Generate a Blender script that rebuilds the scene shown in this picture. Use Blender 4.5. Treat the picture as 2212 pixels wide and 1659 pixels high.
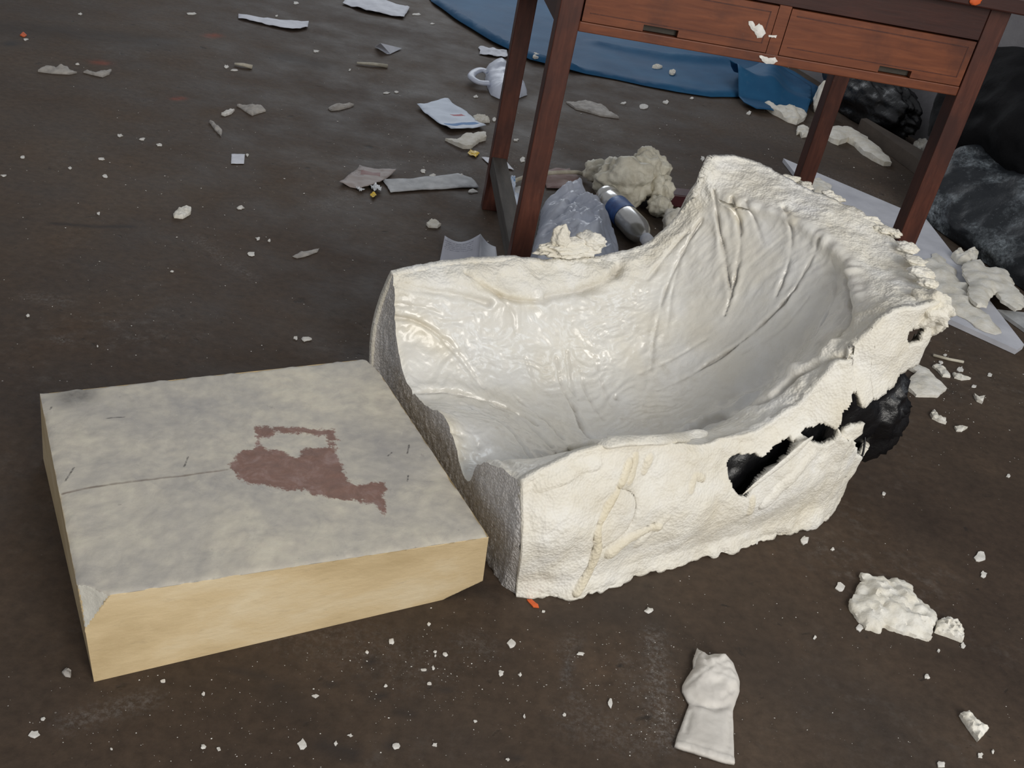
import bpy, bmesh, math, random
import numpy as np
from mathutils import Vector, Matrix
from mathutils.geometry import delaunay_2d_cdt

for o in list(bpy.data.objects): bpy.data.objects.remove(o, do_unlink=True)
SC = bpy.context.scene
COL = SC.collection
PI = math.pi

# ------------------------------------------------------------------ camera (solved from the table's and block's edges)
IW, IH = 2212, 1659
FPX, PITCH, ROLL, CAMH = 2257.77, 0.5360, 0.2123, 1.0
FW = np.array([0, math.cos(PITCH), -math.sin(PITCH)])
_r0 = np.array([1.0, 0, 0]); _u0 = np.cross(_r0, FW)
RT = math.cos(ROLL)*_r0 + math.sin(ROLL)*_u0
UP = -math.sin(ROLL)*_r0 + math.cos(ROLL)*_u0
EYE = np.array([0, 0, CAMH])
cd = bpy.data.cameras.new('camera'); cam = bpy.data.objects.new('camera', cd); COL.objects.link(cam)
cam.matrix_world = Matrix(((RT[0], UP[0], -FW[0], 0), (RT[1], UP[1], -FW[1], 0), (RT[2], UP[2], -FW[2], CAMH), (0, 0, 0, 1)))
cd.sensor_fit = 'HORIZONTAL'; cd.sensor_width = 36.0; cd.lens = 36.0*FPX/IW; cd.clip_start = 0.02
SC.camera = cam

# ------------------------------------------------------------------ world, daylight, added far fill lamp, exposure
wd = bpy.data.worlds.new('world'); SC.world = wd; wd.use_nodes = True
bg = wd.node_tree.nodes['Background']; bg.inputs[0].default_value = (0.93, 0.95, 1.0, 1); bg.inputs[1].default_value = 0.36

def area(name, loc, target, sx, sy, power, color):
    l = bpy.data.lights.new(name, 'AREA'); l.shape = 'RECTANGLE'; l.size = sx; l.size_y = sy; l.energy = power; l.color = color
    o = bpy.data.objects.new(name, l); COL.objects.link(o); o.location = loc
    d = Vector(target) - Vector(loc); o.rotation_euler = d.to_track_quat('-Z', 'Y').to_euler()
    return o
area('daylight_doorway', (1.75, -1.5, 1.9), (0.0, 1.5, 0.1), 1.5, 1.9, 96, (1.0, 0.962, 0.90))
area('far_floor_fill', (-1.0, 8.2, 2.3), (-0.4, 3.0, 0.0), 3.2, 1.6, 60, (0.90, 0.95, 1.0))  # added unseen lamp that gives the far floor brightness and sheen
area('daylight_window', (2.50, 1.22, 2.0), (0.2, 1.75, 0.1), .9, .9, 15, (0.84, 0.92, 1.0))

SC.view_settings.view_transform = 'Standard'; SC.view_settings.look = 'None'
SC.view_settings.exposure = 0.0; SC.view_settings.gamma = 1.0; SC.view_settings.use_curve_mapping = False

# ------------------------------------------------------------------ survey helpers: photo measurement -> place on the floor
def ray(x, y): return FW + RT*(x-IW/2)/FPX - UP*(y-IH/2)/FPX
def G(x, y, z=0.0):
    d = ray(x, y); t = (z-CAMH)/d[2]; return EYE + t*d
def proj(P):
    d = np.asarray(P, float) - EYE; z = d@FW
    return np.stack([IW/2+FPX*(d@RT)/z, IH/2-FPX*(d@UP)/z], -1), z

# ------------------------------------------------------------------ noise
_rng = np.random.RandomState(7)
_perm = np.tile(_rng.permutation(256), 3)
_g = _rng.normal(size=(256, 3)); _g /= np.linalg.norm(_g, axis=1)[:, None]
def pn(P, s=1.0, off=0.0):
    P = np.asarray(P, float)*s + off + 1000.0
    I = np.floor(P).astype(int); f = P-I; u = f*f*f*(f*(f*6-15)+10); I &= 255
    r = 0
    for a in (0, 1):
        for b in (0, 1):
            for c in (0, 1):
                h = _perm[_perm[_perm[I[:, 0]+a]+I[:, 1]+b]+I[:, 2]+c]
                dot = _g[h, 0]*(f[:, 0]-a)+_g[h, 1]*(f[:, 1]-b)+_g[h, 2]*(f[:, 2]-c)
                r = r + dot*(u[:, 0] if a else 1-u[:, 0])*(u[:, 1] if b else 1-u[:, 1])*(u[:, 2] if c else 1-u[:, 2])
    return r*1.5
def fbm(P, s, o=4, off=0.0, g=0.5):
    r = 0; a = 1.0
    for k in range(o): r = r + a*pn(P, s*2**k, off+17.3*k); a *= g
    return r
def ridge(P, s, o=3, off=0.0):
    r = 0; a = 1.0
    for k in range(o): r = r + a*(1-2*np.abs(pn(P, s*1.9**k, off+9.1*k))); a *= .5
    return r

# ------------------------------------------------------------------ object helpers
def tag(o, label=None, cat=None, group=None, kind=None):
    if label: o['label'] = label
    if cat: o['category'] = cat
    if group: o['group'] = group
    if kind: o['kind'] = kind
    return o
def empty(name, loc, label, cat, group=None, rz=0.0):
    o = bpy.data.objects.new(name, None); COL.objects.link(o); o.location = loc; o.rotation_euler = (0, 0, rz)
    o.empty_display_size = 0.05
    return tag(o, label, cat, group)
def mesh(name, V, F, mats, parent=None, loc=None, smooth=True, mi=None, attrs=None, rz=0.0):
    """V in world space unless a parent is given (then in the parent's space); loc becomes the origin"""
    V = np.asarray(V, float)
    if loc is not None: V = V - np.asarray(loc, float)
    me = bpy.data.meshes.new(name); me.from_pydata(V.tolist(), [], [list(map(int, f)) for f in F])
    if not isinstance(mats, (list, tuple)): mats = [mats]
    for m in mats: me.materials.append(m)
    if mi is not None: me.polygons.foreach_set('material_index', np.asarray(mi, dtype=np.int32))
    me.polygons.foreach_set('use_smooth', [smooth]*len(me.polygons))
    if attrs:
        for k, a in attrs.items():
            at = me.attributes.new(k, 'FLOAT', 'POINT'); at.data.foreach_set('value', np.asarray(a, dtype=np.float32))
    me.update()
    o = bpy.data.objects.new(name, me); COL.objects.link(o)
    if loc is not None: o.location = loc
    if parent: o.parent = parent
    return o
def auto_smooth(o, ang=40):
    bm = bmesh.new(); bm.from_mesh(o.data)
    for e in bm.edges:
        if len(e.link_faces) == 2: e.smooth = e.calc_face_angle(0) < math.radians(ang)
    bm.to_mesh(o.data); bm.free()
def box(x0, x1, y0, y1, z0, z1, bev=0.0):
    bm = bmesh.new(); bmesh.ops.create_cube(bm, size=1)
    for v in bm.verts: v.co = Vector((x0+(v.co.x+.5)*(x1-x0), y0+(v.co.y+.5)*(y1-y0), z0+(v.co.z+.5)*(z1-z0)))
    if bev: bmesh.ops.bevel(bm, geom=bm.edges[:], offset=bev, segments=2, affect='EDGES', profile=.5)
    V = [v.co[:] for v in bm.verts]; bm.verts.index_update(); F = [[v.index for v in f.verts] for f in bm.faces]; bm.free()
    return np.array(V), F
def join(parts):
    V = []; F = []; n = 0
    for v, f in parts:
        V.append(np.asarray(v, float)); F += [[i+n for i in q] for q in f]; n += len(v)
    return np.vstack(V), F
def tube(path, radii, seg=8, flat=1.0, up=(0, 0, 1)):
    path = np.asarray(path, float); n = len(path); radii = np.broadcast_to(np.asarray(radii, float), (n,))
    T = np.gradient(path, axis=0); T /= np.linalg.norm(T, axis=1)[:, None]+1e-9
    A = np.cross(T, np.asarray(up, float)); A /= np.linalg.norm(A, axis=1)[:, None]+1e-9; B = np.cross(A, T)
    V = []
    for i in range(n):
        for k in range(seg):
            a = 2*PI*k/seg; V.append(path[i]+radii[i]*(math.cos(a)*A[i]+flat*math.sin(a)*B[i]))
    F = [[i*seg+k, i*seg+(k+1) % seg, (i+1)*seg+(k+1) % seg, (i+1)*seg+k] for i in range(n-1) for k in range(seg)]
    F += [list(range(seg))[::-1], [(n-1)*seg+k for k in range(seg)]]
    return np.array(V), F
def smoothline(P, n=8):
    P = np.asarray(P, float); m = len(P); Q = np.vstack([2*P[0]-P[1], P, 2*P[-1]-P[-2]]); out = []
    for i in range(m-1):
        a, b, c, d = Q[i:i+4]
        for k in range(n):
            t = k/n; out.append(.5*((2*b)+(c-a)*t+(2*a-5*b+4*c-d)*t*t+(3*b-a-3*c+d)*t**3))
    out.append(P[-1]); return np.array(out)
def segdist(P, L):
    """distance of points P to polyline L (any dimension)"""
    P = np.asarray(P, float); L = np.asarray(L, float); d = np.full(len(P), 1e9)
    for a, b in zip(L[:-1], L[1:]):
        ab = b-a; t = np.clip(((P-a)@ab)/(ab@ab+1e-12), 0, 1); d = np.minimum(d, np.linalg.norm(P-(a+t[:, None]*ab), axis=1))
    return d
def inside(P, poly):
    P = np.asarray(P, float); poly = np.asarray(poly, float); r = np.zeros(len(P), bool); n = len(poly)
    for i in range(n):
        a, b = poly[i], poly[(i+1) % n]
        c = ((a[1] > P[:, 1]) != (b[1] > P[:, 1])) & (P[:, 0] < (b[0]-a[0])*(P[:, 1]-a[1])/(b[1]-a[1]+1e-12)+a[0])
        r ^= c
    return r
def sdf(P, poly):
    poly = np.asarray(poly, float); d = segdist(P, np.vstack([poly, poly[:1]])); return np.where(inside(P, poly), d, -d)

def rag(poly, step, amp, seed=0.0):
    poly = np.asarray(poly, float); n = len(poly); out = []
    for i in range(n):
        a, b = poly[i], poly[(i+1) % n]; L = np.linalg.norm(b-a); m = max(1, int(round(L/step)))
        nrm = np.array([-(b-a)[1], (b-a)[0]])/(L+1e-9)
        for k in range(m):
            p = a+(b-a)*k/m; out.append((p, nrm))
    P3 = np.array([[p[0], p[1], seed] for p, _ in out]); h = fbm(P3, .45/step, 2, seed)
    Q = np.array([p+nr*amp*hh for (p, nr), hh in zip(out, h)])
    if 0.5*np.sum(Q[:, 0]*np.roll(Q[:, 1], -1)-np.roll(Q[:, 0], -1)*Q[:, 1]) < 0: Q = Q[::-1]
    return Q
def sheet(poly, cell, top, bot, seed=1):
    """closed solid over an outline: top(P,d), bot(P,d) give heights; d = distance from the edge"""
    poly = np.asarray(poly, float); lo = poly.min(0); hi = poly.max(0); rs = np.random.RandomState(seed)
    xs = np.arange(lo[0], hi[0], cell); ys = np.arange(lo[1], hi[1], cell*.87); pts = []
    for j, y in enumerate(ys):
        pts.append(np.stack([xs+(j % 2)*cell*.5, np.full(len(xs), y)], -1))
    pts = np.vstack(pts) if pts else np.zeros((0, 2))
    pts = pts+rs.uniform(-.22, .22, pts.shape)*cell
    if len(pts): 
        s = sdf(pts, poly); pts = pts[s > cell*.45]
    allp = np.vstack([poly, pts]); n = len(poly)
    r = delaunay_2d_cdt([Vector(p) for p in allp], [], [list(range(n))], 1, 1e-7)
    P = np.array([v[:] for v in r[0]]); F = [list(f) for f in r[2]]
    d = segdist(P, np.vstack([poly, poly[:1]])); d[d < 1e-6] = 0
    F2 = []
    for f in F:
        a, b, c = P[f[0]], P[f[1]], P[f[2]]
        F2.append(f if (b[0]-a[0])*(c[1]-a[1])-(c[0]-a[0])*(b[1]-a[1]) > 0 else f[::-1])
    m = len(P); zt = top(P, d); zb = bot(P, d)
    V = np.vstack([np.column_stack([P, zt]), np.column_stack([P, zb])])
    cnt = {}
    for f in F2:
        for i in range(3):
            e = (f[i], f[(i+1) % 3]); cnt[e] = 1
    side = [[e[0]+m, e[1]+m, e[1], e[0]] for e in cnt if (e[1], e[0]) not in cnt]
    return V, F2+[[i+m for i in f[::-1]] for f in F2]+side
def P3(P, z=0.0): return np.column_stack([P, np.full(len(P), z)])
def gpoly(px, z=0.0): return np.array([G(x, y, z)[:2] for x, y in px])

# ------------------------------------------------------------------ materials
def new_mat(name):
    m = bpy.data.materials.new(name); m.use_nodes = True; nt = m.node_tree
    b = nt.nodes['Principled BSDF']; return m, nt, b
def N(nt, t, **kw):
    n = nt.nodes.new(t)
    for k, v in kw.items():
        if k == 'inp':
            for i, x in v.items(): n.inputs[i].default_value = x
        else: setattr(n, k, v)
    return n
def lk(nt, a, b): nt.links.new(a, b)
def coords(nt, scale=(1, 1, 1), kind='Object'):
    tc = N(nt, 'ShaderNodeTexCoord'); mp = N(nt, 'ShaderNodeMapping'); mp.inputs['Scale'].default_value = scale
    lk(nt, tc.outputs[kind], mp.inputs[0]); return mp.outputs[0]
def noise(nt, co, scale, detail=4, rough=.55, dist=0.0):
    n = N(nt, 'ShaderNodeTexNoise'); n.inputs['Scale'].default_value = scale; n.inputs['Detail'].default_value = detail
    n.inputs['Roughness'].default_value = rough; n.inputs['Distortion'].default_value = dist; lk(nt, co, n.inputs['Vector']); return n.outputs[0]
def ramp(nt, fac, stops):
    r = N(nt, 'ShaderNodeValToRGB'); e = r.color_ramp.elements
    while len(e) < len(stops): e.new(.5)
    for i, (p, c) in enumerate(stops):
        e[i].position = p; e[i].color = (c[0], c[1], c[2], 1) if isinstance(c, (tuple, list)) else (c, c, c, 1)
    lk(nt, fac, r.inputs[0]); return r.outputs[0]
def mix(nt, fac, a, b, mode='MIX'):
    n = N(nt, 'ShaderNodeMix', data_type='RGBA', blend_type=mode)
    for sock, v in ((n.inputs[0], fac), (n.inputs[6], a), (n.inputs[7], b)):
        if hasattr(v, 'is_linked'): lk(nt, v, sock)
        elif isinstance(v, (tuple, list)): sock.default_value = (*v[:3], 1)
        else: sock.default_value = v
    return n.outputs[2]
def math_(nt, op, a, b=0.0, c=None, clamp=False):
    n = N(nt, 'ShaderNodeMath', operation=op, use_clamp=clamp)
    for i, v in enumerate((a, b) if c is None else (a, b, c)):
        if hasattr(v, 'is_linked'): lk(nt, v, n.inputs[i])
        else: n.inputs[i].default_value = v
    return n.outputs[0]
def bump(nt, b, h, strength=.3, dist=.002, prev=None):
    n = N(nt, 'ShaderNodeBump'); n.inputs['Strength'].default_value = strength; n.inputs['Distance'].default_value = dist
    lk(nt, h, n.inputs['Height'])
    if prev is not None: lk(nt, prev, n.inputs['Normal'])
    lk(nt, n.outputs[0], b.inputs['Normal']); return n.outputs[0]
def attr(nt, name): return N(nt, 'ShaderNodeAttribute', attribute_name=name).outputs['Fac']
def simple(name, c1, c2, scale=20, rough=.7, bumpd=0.0, bs=None, spec=.5, detail=4, kind='Object', stretch=(1, 1, 1), trans=0.0):
    m, nt, b = new_mat(name); co = coords(nt, stretch, kind)
    n = noise(nt, co, scale, detail); lk(nt, ramp(nt, n, [(.3, c1), (.7, c2)]), b.inputs['Base Color'])
    b.inputs['Roughness'].default_value = rough; b.inputs['Specular IOR Level'].default_value = spec
    if bumpd: bump(nt, b, noise(nt, co, bs or scale*4, 5, .6), .6, bumpd)
    if trans: b.inputs['Transmission Weight'].default_value = trans
    return m

# floor: worn brown-grey screed, grey sheen, pale dust and overspray specks, a few pits
def floor_mat():
    m, nt, b = new_mat('floor_screed'); co = coords(nt)
    big = noise(nt, co, 1.1, 5, .55); mid = noise(nt, co, 5.5, 6, .6); fine = noise(nt, co, 60, 5, .65)
    c = ramp(nt, big, [(.30, (.048, .031, .021)), (.50, (.068, .047, .032)), (.68, (.094, .069, .049))])
    c = mix(nt, .70, c, ramp(nt, mid, [(.3, (.33, .33, .34)), (.6, (.54, .52, .50)), (.75, (.68, .63, .58))]), 'OVERLAY')
    c = mix(nt, .60, c, ramp(nt, fine, [(.25, .22), (.55, .5), (.8, .72)]), 'OVERLAY')
    # pale dust film: patches and the streaks measured from the photo
    dm = math_(nt, 'MULTIPLY', ramp(nt, noise(nt, co, 2.3, 6, .65), [(.52, 0), (.75, 1)]), ramp(nt, noise(nt, co, 38, 6, .75), [(.5, 0), (.72, 1)]))
    ds = math_(nt, 'MULTIPLY', attr(nt, 'dust'), ramp(nt, noise(nt, co, 130, 6, .85), [(.46, 0), (.66, 1)]))
    c = mix(nt, math_(nt, 'MULTIPLY', dm, .40), c, (.30, .28, .26)); c = mix(nt, math_(nt, 'MULTIPLY', ds, .42), c, (.40, .385, .37))
    vo = N(nt, 'ShaderNodeTexVoronoi'); vo.inputs['Scale'].default_value = 90; lk(nt, co, vo.inputs['Vector'])
    sp = N(nt, 'ShaderNodeSeparateColor'); lk(nt, vo.outputs['Color'], sp.inputs[0])
    near = math_(nt, 'LESS_THAN', vo.outputs['Distance'], math_(nt, 'MULTIPLY', math_(nt, 'POWER', sp.outputs[0], 14.0), .13))
    near = math_(nt, 'MULTIPLY', near, ramp(nt, noise(nt, co, 1.7, 4), [(.42, 0), (.60, 1)]))
    c = mix(nt, math_(nt, 'MULTIPLY', near, .7), c, (.45, .42, .39))
    # dark stains, cracks, pits and broad soft darker areas
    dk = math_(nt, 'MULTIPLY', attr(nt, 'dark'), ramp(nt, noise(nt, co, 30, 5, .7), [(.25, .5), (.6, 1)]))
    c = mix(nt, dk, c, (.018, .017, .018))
    pit = ramp(nt, noise(nt, co, 26, 4, .55, .5), [(.24, 1), (.335, 0)])
    c = mix(nt, math_(nt, 'MULTIPLY', pit, .7), c, (.012, .011, .010))
    c = mix(nt, math_(nt, 'MULTIPLY', attr(nt, 'rust'), fine), c, (.30, .05, .02))
    lk(nt, c, b.inputs['Base Color'])
    lk(nt, ramp(nt, mid, [(.3, .60), (.7, .84)]), b.inputs['Roughness']); b.inputs['Specular IOR Level'].default_value = .33
    h = math_(nt, 'ADD', math_(nt, 'MULTIPLY', fine, .5), math_(nt, 'MULTIPLY', noise(nt, co, 24, 6, .65), .7))
    h = math_(nt, 'SUBTRACT', h, math_(nt, 'MULTIPLY', pit, .6))
    bump(nt, b, h, .45, .0035)
    return m
M_FLOOR = floor_mat()
M_WALL = simple('wall_limewash', (.20, .19, .20), (.30, .29, .30), 6, .85, .002, 60)

def foam_mat():
    m, nt, b = new_mat('cream_foam'); co = coords(nt)
    inn = attr(nt, 'inner'); amb = attr(nt, 'amber'); cre = attr(nt, 'crease')
    n1 = noise(nt, co, 9, 5, .6); n2 = noise(nt, co, 34, 5, .65)
    c = ramp(nt, n1, [(.30, (.70, .655, .555)), (.50, (.78, .75, .67)), (.70, (.83, .82, .785))])
    c = mix(nt, .35, c, ramp(nt, n2, [(.3, (.40, .38, .34)), (.7, (.60, .60, .60))]), 'OVERLAY')
    # smooth skin is a touch greyer
    c = mix(nt, math_(nt, 'MULTIPLY', inn, .45), c, (.66, .655, .635))
    c = mix(nt, math_(nt, 'MULTIPLY', amb, math_(nt, 'ADD', .15, n2), clamp=True), c, (.70, .61, .41))
    c = mix(nt, math_(nt, 'MULTIPLY', cre, .85), c, (.24, .19, .13))  # darker brown along the crease lines
    grime = math_(nt, 'MULTIPLY', ramp(nt, noise(nt, co, 5.5, 6, .7), [(.50, 0), (.72, 1)]), ramp(nt, noise(nt, co, 70, 4, .7), [(.45, 0), (.65, 1)]))
    c = mix(nt, math_(nt, 'MULTIPLY', math_(nt, 'MULTIPLY', grime, inn), .40), c, (.42, .37, .28))
    lk(nt, c, b.inputs['Base Color'])
    gl = math_(nt, 'MULTIPLY', inn, ramp(nt, noise(nt, co, 13, 4, .6), [(.35, .75), (.6, 1.0)]))
    lk(nt, math_(nt, 'SUBTRACT', .68, math_(nt, 'MULTIPLY', gl, .44)), b.inputs['Roughness'])
    b.inputs['Specular IOR Level'].default_value = .5
    lk(nt, math_(nt, 'MULTIPLY', gl, .55), b.inputs['Coat Weight']); b.inputs['Coat Roughness'].default_value = .16
    vo = N(nt, 'ShaderNodeTexVoronoi'); vo.inputs['Scale'].default_value = 230; lk(nt, co, vo.inputs['Vector'])
    beads = math_(nt, 'MULTIPLY', math_(nt, 'ADD', vo.outputs['Distance'], math_(nt, 'MULTIPLY', noise(nt, co, 90, 4, .6), .8)), math_(nt, 'SUBTRACT', 1.05, inn))
    skin = math_(nt, 'MULTIPLY', noise(nt, co, 55, 6, .62, 1.4), math_(nt, 'MULTIPLY', inn, .9))
    bump(nt, b, math_(nt, 'ADD', beads, skin), .42, .003)
    return m
M_FOAM = foam_mat()
def cut_mat():
    m, nt, b = new_mat('cut_bead_foam'); co = coords(nt)
    vo = N(nt, 'ShaderNodeTexVoronoi'); vo.inputs['Scale'].default_value = 260; lk(nt, co, vo.inputs['Vector'])
    c = ramp(nt, vo.outputs['Distance'], [(.1, (.82, .80, .78)), (.6, (.58, .56, .54))])  # bead speckle, greyed so the colour carries the end's shade
    c = mix(nt, .5, c, ramp(nt, noise(nt, co, 18, 5, .6), [(.3, (.33, .32, .31)), (.7, (.62, .61, .60))]), 'OVERLAY')
    lk(nt, c, b.inputs['Base Color']); b.inputs['Roughness'].default_value = .9; bump(nt, b, vo.outputs['Distance'], .7, .002)
    return m
M_CUT = cut_mat()
M_SCRAP = simple('foam_scrap', (.66, .62, .52), (.82, .80, .74), 40, .75, .003, 130)
M_CRUMB = simple('foam_crumb', (.58, .56, .51), (.80, .78, .74), 60, .8, .001, 300)
M_LUMP = simple('yellowed_foam_lump', (.50, .46, .36), (.72, .69, .58), 30, .5, .004, 90)
M_PAPER = simple('white_paper', (.60, .62, .68), (.74, .76, .82), 30, .7, .0006, 90)
M_GREYPAPER = simple('grimy_paper', (.28, .26, .24), (.48, .45, .41), 50, .8, .001, 120)
M_CARD = simple('grey_card', (.36, .37, .38), (.58, .59, .60), 28, .75, .0006, 90)
M_BOARD = simple('white_board', (.50, .51, .56), (.66, .67, .72), 12, .55, .0006, 60)
M_WRAP = simple('thin_white_plastic', (.50, .54, .64), (.68, .72, .82), 14, .38, .003, 30)
M_BLACK = simple('black_bin_liner', (.003, .003, .004), (.007, .007, .008), 20, .38, .006, 40)
M_GLOVE = simple('latex_glove', (.54, .51, .465), (.68, .65, .60), 18, .55, .001, 60)
M_ORANGE = simple('orange_paint', (.55, .09, .02), (.75, .14, .03), 20, .6)
M_YELLOW = simple('yellow_foil', (.55, .36, .03), (.85, .60, .10), 60, .35)
M_FOIL = simple('silver_foil', (.45, .47, .50), (.9, .92, .95), 90, .25)
M_MAROON = simple('maroon_plastic', (.035, .006, .009), (.07, .012, .016), 20, .4)
M_TWIG = simple('pale_splinter', (.40, .36, .28), (.60, .56, .46), 50, .8)
M_PLANK = simple('old_plank', (.060, .045, .035), (.11, .085, .065), 8, .8, .002, 40, stretch=(1, 1, 1))

def tarp_mat():
    m, nt, b = new_mat('blue_tarpaulin'); co = coords(nt)
    c = ramp(nt, noise(nt, co, 4, 5, .6), [(.3, (.010, .070, .165)), (.7, (.018, .112, .235))])
    c = mix(nt, math_(nt, 'MULTIPLY', ramp(nt, noise(nt, co, 25, 6, .75), [(.58, 0), (.75, 1)]), .12), c, (.25, .3, .36))
    lk(nt, c, b.inputs['Base Color']); b.inputs['Roughness'].default_value = .68; b.inputs['Specular IOR Level'].default_value = .3
    bump(nt, b, noise(nt, co, 7, 4, .5), .4, .008); return m
M_TARP = tarp_mat()
def wood_mat(name, stretch, c1=(.048, .014, .009), c2=(.125, .040, .024), dark=.65):
    m, nt, b = new_mat(name); co = coords(nt, stretch)
    g = noise(nt, co, 9, 6, .6, .6); wear = noise(nt, coords(nt), 7, 5, .6)
    c = ramp(nt, g, [(.28, c1), (.55, ((c1[0]+c2[0])/2, (c1[1]+c2[1])/2, (c1[2]+c2[2])/2)), (.78, c2)])
    c = mix(nt, math_(nt, 'MULTIPLY', ramp(nt, wear, [(.46, 0), (.64, 1)]), dark), c, (.035, .014, .012))
    c = mix(nt, math_(nt, 'MULTIPLY', ramp(nt, noise(nt, coords(nt), 45, 5, .7), [(.66, 0), (.76, 1)]), .25), c, (.20, .15, .12))
    lk(nt, c, b.inputs['Base Color']); b.inputs['Roughness'].default_value = .46; b.inputs['Specular IOR Level'].default_value = .35
    bump(nt, b, g, .12, .0015); return m
M_WOODV = wood_mat('varnished_wood_upright', (9, 9, 1.2))
M_WOODH = wood_mat('varnished_wood_rail', (1.1, 7, 10), (.115, .032, .014), (.215, .066, .026), .62)
M_WOODT = wood_mat('varnished_wood_dark', (1.3, 9, 14), (.028, .008, .006), (.060, .018, .012), .5)
M_GAP = simple('drawer_gap_shadow', (.004, .003, .003), (.008, .006, .005), 10, .9)
M_PULL = simple('drawer_pull_recess', (.030, .026, .020), (.055, .048, .036), 40, .7)
M_GREYW = simple('bare_grey_wood', (.040, .035, .030), (.085, .074, .064), 6, .75, .002, 40, stretch=(9, 1.3, 14))

# ------------------------------------------------------------------ the setting
gx = np.concatenate([np.linspace(-4.5, -2.2, 8)[:-1], np.arange(-2.2, 2.4, .0125), np.linspace(2.4, 5, 8)])
gy = np.concatenate([np.linspace(-1.5, .5, 8)[:-1], np.arange(.5, 3.0, .010), np.arange(3.0, 5.6, .02), np.linspace(5.6, 9, 12)])
XX, YY = np.meshgrid(gx, gy, indexing='ij'); FP = np.column_stack([XX.ravel(), YY.ravel()])
dust = np.zeros(len(FP)); dark = np.zeros(len(FP)); rust = np.zeros(len(FP)); sink = np.zeros(len(FP))
for px, w_, k_ in [([(798,181),(835,254),(862,311)], .010, .5), ([(828,318),(850,362)], .010, .8), ([(600,352),(740,345),(900,352),(1000,352)], .010, .4), ([(930,345),(1000,372)], .06, .5),
                   ([(1232,1412),(1224,1460),(1236,1500),(1262,1525)], .005, .8), ([(1352,1420),(1362,1500)], .007, .5), ([(1412,1370),(1418,1450),(1424,1530),(1440,1600)], .016, .9),
                   ([(150,1560),(250,1530),(320,1510)], .014, .6), ([(1790,380),(1900,425)], .08, .6), ([(1560,265),(1700,300)], .10, .4), ([(60,640),(140,652)], .02, .5),
                   ([(430,515),(480,560),(545,600)], .018, .5), ([(120,730),(142,738)], .010, .8), ([(700,445),(760,420)], .04, .4), ([(1000,320),(1150,345)], .05, .5), ([(860,190),(990,215)], .08, .3),
                   ([(1240,1380),(1226,1400)], .012, .6), ([(1010,1385),(1050,1400)], .02, .4), ([(640,1350),(900,1440)], .05, .25), ([(1250,1560),(1380,1600)], .03, .4)]:
    d = segdist(FP, gpoly(px)); dust = np.maximum(dust, k_*np.exp(-(d/w_)**2))
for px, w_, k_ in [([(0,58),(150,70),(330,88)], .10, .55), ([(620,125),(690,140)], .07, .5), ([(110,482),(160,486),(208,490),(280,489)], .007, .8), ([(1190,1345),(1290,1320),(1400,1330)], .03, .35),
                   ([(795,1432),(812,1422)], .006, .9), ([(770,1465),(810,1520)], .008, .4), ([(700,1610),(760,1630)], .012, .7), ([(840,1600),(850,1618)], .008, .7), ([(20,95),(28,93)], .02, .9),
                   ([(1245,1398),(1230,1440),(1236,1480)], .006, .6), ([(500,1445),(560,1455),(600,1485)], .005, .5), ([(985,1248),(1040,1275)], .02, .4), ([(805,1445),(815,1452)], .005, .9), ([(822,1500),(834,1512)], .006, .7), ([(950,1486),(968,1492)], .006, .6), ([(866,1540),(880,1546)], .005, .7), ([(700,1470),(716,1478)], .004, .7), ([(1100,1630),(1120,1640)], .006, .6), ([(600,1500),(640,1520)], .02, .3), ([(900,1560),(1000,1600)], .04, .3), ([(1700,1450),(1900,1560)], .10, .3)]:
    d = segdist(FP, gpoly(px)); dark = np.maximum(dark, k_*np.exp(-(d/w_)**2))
for px, w_ in [([(378,214),(392,212)], .012), ([(454,78),(466,76)], .02), ([(213,135),(222,136)], .02)]: rust = np.maximum(rust, np.exp(-(segdist(FP, gpoly(px))/w_)**2))
pc_ = gpoly([(1295, 1470)])[0]; sink = np.exp(-(np.linalg.norm(FP-pc_, axis=1)/.030)**4)*.004
zf = -sink+np.where(np.linalg.norm(FP-pc_, axis=1) < .2, 0, 0.0)
nX, nY = len(gx), len(gy)
FV = np.column_stack([FP, zf]); ix = np.arange((nX-1)*(nY-1)); a_i = (ix//(nY-1))*nY+ix % (nY-1)
FQ = np.column_stack([a_i, a_i+nY, a_i+nY+1, a_i+1])
tag(mesh('floor', FV, FQ, M_FLOOR, smooth=True, attrs={'dust': dust, 'dark': dark, 'rust': rust}), 'dark brown worn screed floor speckled with white crumbs', 'floor', kind='structure')
# wall on the right, running from far left of the frame's top towards the doorway beside the camera
WA = np.array([1.09, 4.75]); WDIR = np.array([.26, -.60])/np.hypot(.26, .60); WN = np.array([WDIR[1], -WDIR[0]])   # WN points out of the room
if WN[0] < 0: WN = -WN
def wp(s, n, z): p = WA+WDIR*s+WN*n; return [p[0], p[1], z]
Vw = [wp(-1.2, 0, 0), wp(5.6, 0, 0), wp(5.6, .2, 0), wp(-1.2, .2, 0), wp(-1.2, 0, 2.8), wp(5.6, 0, 2.8), wp(5.6, .2, 2.8), wp(-1.2, .2, 2.8)]
Fw = [[0, 3, 2, 1], [4, 5, 6, 7], [0, 1, 5, 4], [1, 2, 6, 5], [2, 3, 7, 6], [3, 0, 4, 7]]
tag(mesh('wall_right', Vw, Fw, M_WALL, smooth=False), 'grimy pale wall in shade behind the black sacks', 'wall', kind='structure')

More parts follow.
